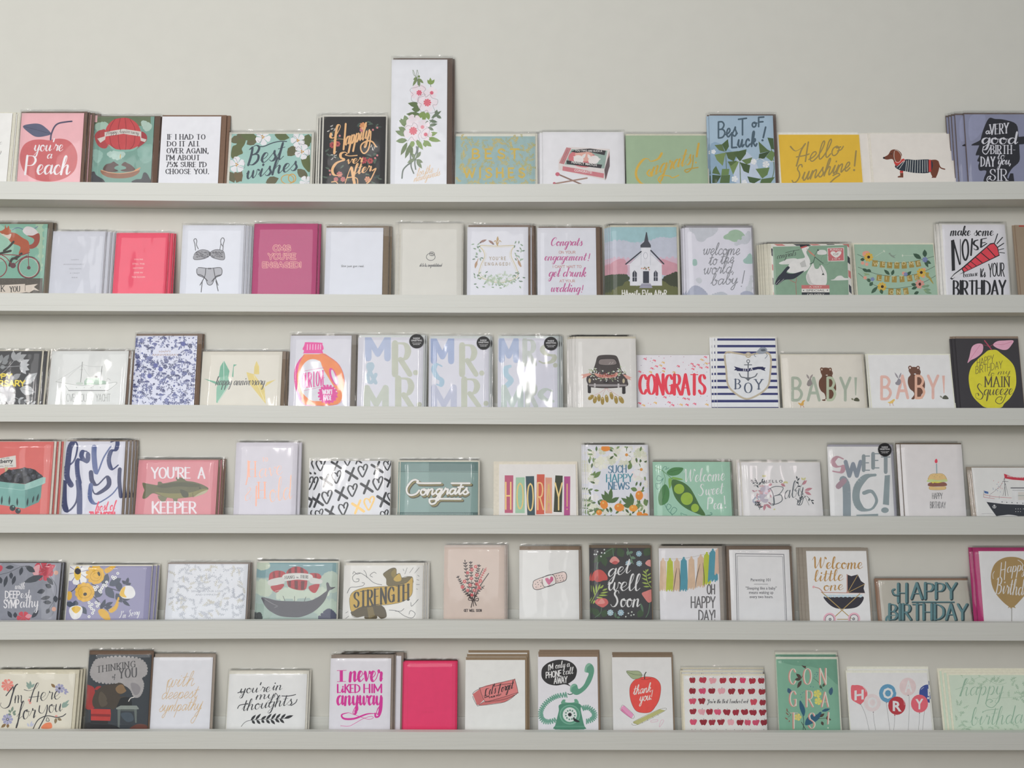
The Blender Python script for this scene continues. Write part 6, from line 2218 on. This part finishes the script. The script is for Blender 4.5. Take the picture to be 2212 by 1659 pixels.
def build_card(head, dsl, idx):
    f = head.split('|'); a = f[0].split(',')
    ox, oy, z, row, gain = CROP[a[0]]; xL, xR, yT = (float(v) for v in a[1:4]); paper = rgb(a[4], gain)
    e = f[1].split(','); film = f[2] == '1'; copies = [tuple(float(v) for v in q.split(',')) for q in f[3].split()] if f[3].strip() else []
    if copies == [(0.0, 0.0)]: copies = []
    label, short = f[4].strip(), f[5].strip(); rd = random.Random(idx * 7 + 3)
    t = 0.0034 if film else 0.0023
    pxm = ox + (xL + xR) / 2 / z
    Xm = (min(2300, max(-90, pxm)) - CX) * S
    zf = lip_z(row, Xm) - SINK
    FOOT = LEAN_FOOT - 0.0028 * len(copies)
    base = Vector((0, FOOT, zf))
    if '\nK - ' in dsl or dsl.startswith('K - '): t = 0.0041
    top_y = -(0.0015 + t * (len(copies) + 1))
    pt = ray_to_plane(pxm, oy + yT / z, Vector((0, top_y, 0)), Vector((0, 1, 0)))
    th = math.atan2(top_y - FOOT, pt.z - zf)
    n = Vector((0, math.cos(th), math.sin(th))); up = Vector((0, math.sin(th), math.cos(th)))   # plane through the foot
    n = Vector((0, up.z, -up.y))
    H = (pt - base).dot(up)
    ylip = lip_px(row, pxm)
    pl = ray_to_plane(ox + xL / z, ylip, base, n); pr = ray_to_plane(ox + xR / z, ylip, base, n)
    W2 = (pr.x - pl.x) / 2; cxm = (pl.x + pr.x) / 2

    def loc(x, y):
        p = ray_to_plane(ox + x / z, oy + y / z, base, n) - base
        return (p.x - cxm, p.dot(up))
    root = bpy.data.objects.new('greeting_card', None); COL.objects.link(root)
    root.empty_display_size = 0.01
    root.location = (cxm, FOOT, zf); root.rotation_euler = (-th, 0, 0)
    root['label'] = label; root['category'] = 'card'
    grp = 'copies of the ' + short + ' card'
    if copies: root['group'] = grp
    parts = []
    V, Fc, C = folded(W2, H, W2 * 2 > H, paper); parts.append(mesh('folded_card', V, Fc, M_PAPER, root, C))
    ex = None
    if e[0] != '-':
        foil = e[0][0] == '*'; ec = rgb(e[0].lstrip('*'), gain)
        ylp = lambda x: (ray_to_plane(ox + x / z, ylip, base + n * 0.0015, n) - base).x - cxm
        x0, x1 = ylp(float(e[1])), ylp(float(e[2])); eh = (ray_to_plane(pxm, oy + float(e[3]) / z, base + n * 0.0015, n) - base).dot(up)
        V, Fc, C = envelope(x0, x1, eh, ec); o = mesh('envelope', V, Fc, M_FOIL if foil else M_KRAFT, root, C); parts.append(o); ex = (x0, x1, eh)
        r_, g_, b_ = ec[:3]
        if foil: o['label'] = 'shiny iridescent envelope'
        elif r_ > g_ * 1.25 and r_ > .5: o['label'] = 'pink envelope'
        elif r_ < .42: o['label'] = 'brown kraft envelope' if r_ > b_ * 1.15 else 'grey envelope'
    # print: every shape is cut into one flat sheet of ink, later shapes over earlier ones
    PF, PC = [], []; sticker = None
    for kind, col, polys in draw(dsl):
        if kind == 'sticker': sticker = polys; continue
        c = (rgb(col.lstrip('*'), gain), 1 if col and col[0] == '*' else 0, kind)
        for P in polys:
            P = [loc(*p) for p in P]
            if len(P) < 3: continue
            if max(p[0] for p in P) > W2 or min(p[0] for p in P) < -W2 or max(p[1] for p in P) > H or min(p[1] for p in P) < 0.01:
                P = clip(P, W2, H)
                if len(P) < 3 or max(p[1] for p in P) < 0.010: continue
            ar = sum(P[i - 1][0] * P[i][1] - P[i][0] * P[i - 1][1] for i in range(len(P)))
            if abs(ar) < 2e-9: continue
            if ar < 0: P = P[::-1]
            PF.append([(p[0] * 1e4, p[1] * 1e4) for p in P]); PC.append(c)
    if PF:
        data = {'picture': ([], [], [], []), 'lettering': ([], [], [], [])}
        arrange([(P, k) for k, P in enumerate(PF)], (-W2 * 1e4, W2 * 1e4, 0, H * 1e4), PC, data, 0)
        for kind in ('picture', 'lettering'):
            Vv, Ff, Cc, Mi = data[kind]
            if Ff: parts.append(mesh('printed_' + kind, Vv, Ff, [M_INK, M_FOIL], root, Cc, Mi))
    if film:
        x0, x1, hh = -W2, W2, H
        if ex: x0, x1, hh = min(x0, ex[0]), max(x1, ex[1]), max(hh, ex[2])
        V, Fc = sleeve(x0 - 0.0012, x1 + 0.0012, hh + 0.0032, rd, 0)
        o = mesh('clear_sleeve', V, Fc, M_FILM, root)
        for p in o.data.polygons[:80]: p.use_smooth = True
        parts.append(o)
    if sticker:
        x, y, r = sticker; c = loc(x, y); rr = loc(x + r, y)[0] - c[0]; P = disc(c[0], c[1], rr, 32)
        V = [(p[0], -0.0016, p[1]) for p in P] + [(p[0], -0.00145, p[1]) for p in P]
        Fc = [tuple(range(32)), tuple(range(63, 31, -1))] + [(i, 32 + i, 32 + (i + 1) % 32, (i + 1) % 32) for i in range(32)]
        so = mesh('round_sticker', V, Fc, M_INK, root, [rgb('1c1c1e')] * 64); so['label'] = 'black round sticker with white lettering'; parts.append(so)
        V, Fc = [], []
        for tx, wx, yy, hh in (('INSIDE', .46, -.28, .17), ('GREETING', .74, .02, .17), ('WITH HOLOGRAM', .62, .32, .09), ('ENVELOPE', .45, .52, .09)):
            for P in builtin(tx, x - r * wx, y + r * yy, x + r * wx, r * hh * 1.35, 0, 0.012):
                P = [loc(*p) for p in P]; b = len(V); V += [(p[0], -0.00162, p[1]) for p in P]; Fc.append(tuple(range(b, b + len(P)))[::-1])
        mesh('sticker_lettering', V, Fc, M_INK, so, [rgb('e8e8ea')] * len(V))
    # copies standing behind
    px = 0.0; pz = 0.0
    for k, (dx, dy) in enumerate(copies):
        px += dx * S; pz += dy * S
        c = root.copy(); COL.objects.link(c)
        c.location = root.location + Vector((0, t / math.cos(th) * (k + 1), 0)) + Vector((px, 0, 0)) + up * max(0, pz)
        c['label'] = 'copy of the ' + short + ' card ' + BEHIND[min(k, 3)]
        for p in parts:
            q = p.copy(); COL.objects.link(q); q.parent = c
            for s_ in p.children: r2 = s_.copy(); COL.objects.link(r2); r2.parent = q
    return root


blocks = CARDS.strip().split('@')[1:]
for i, b in enumerate(blocks):
    head, _, dsl = b.partition('\n')
    build_card(head, dsl, i)
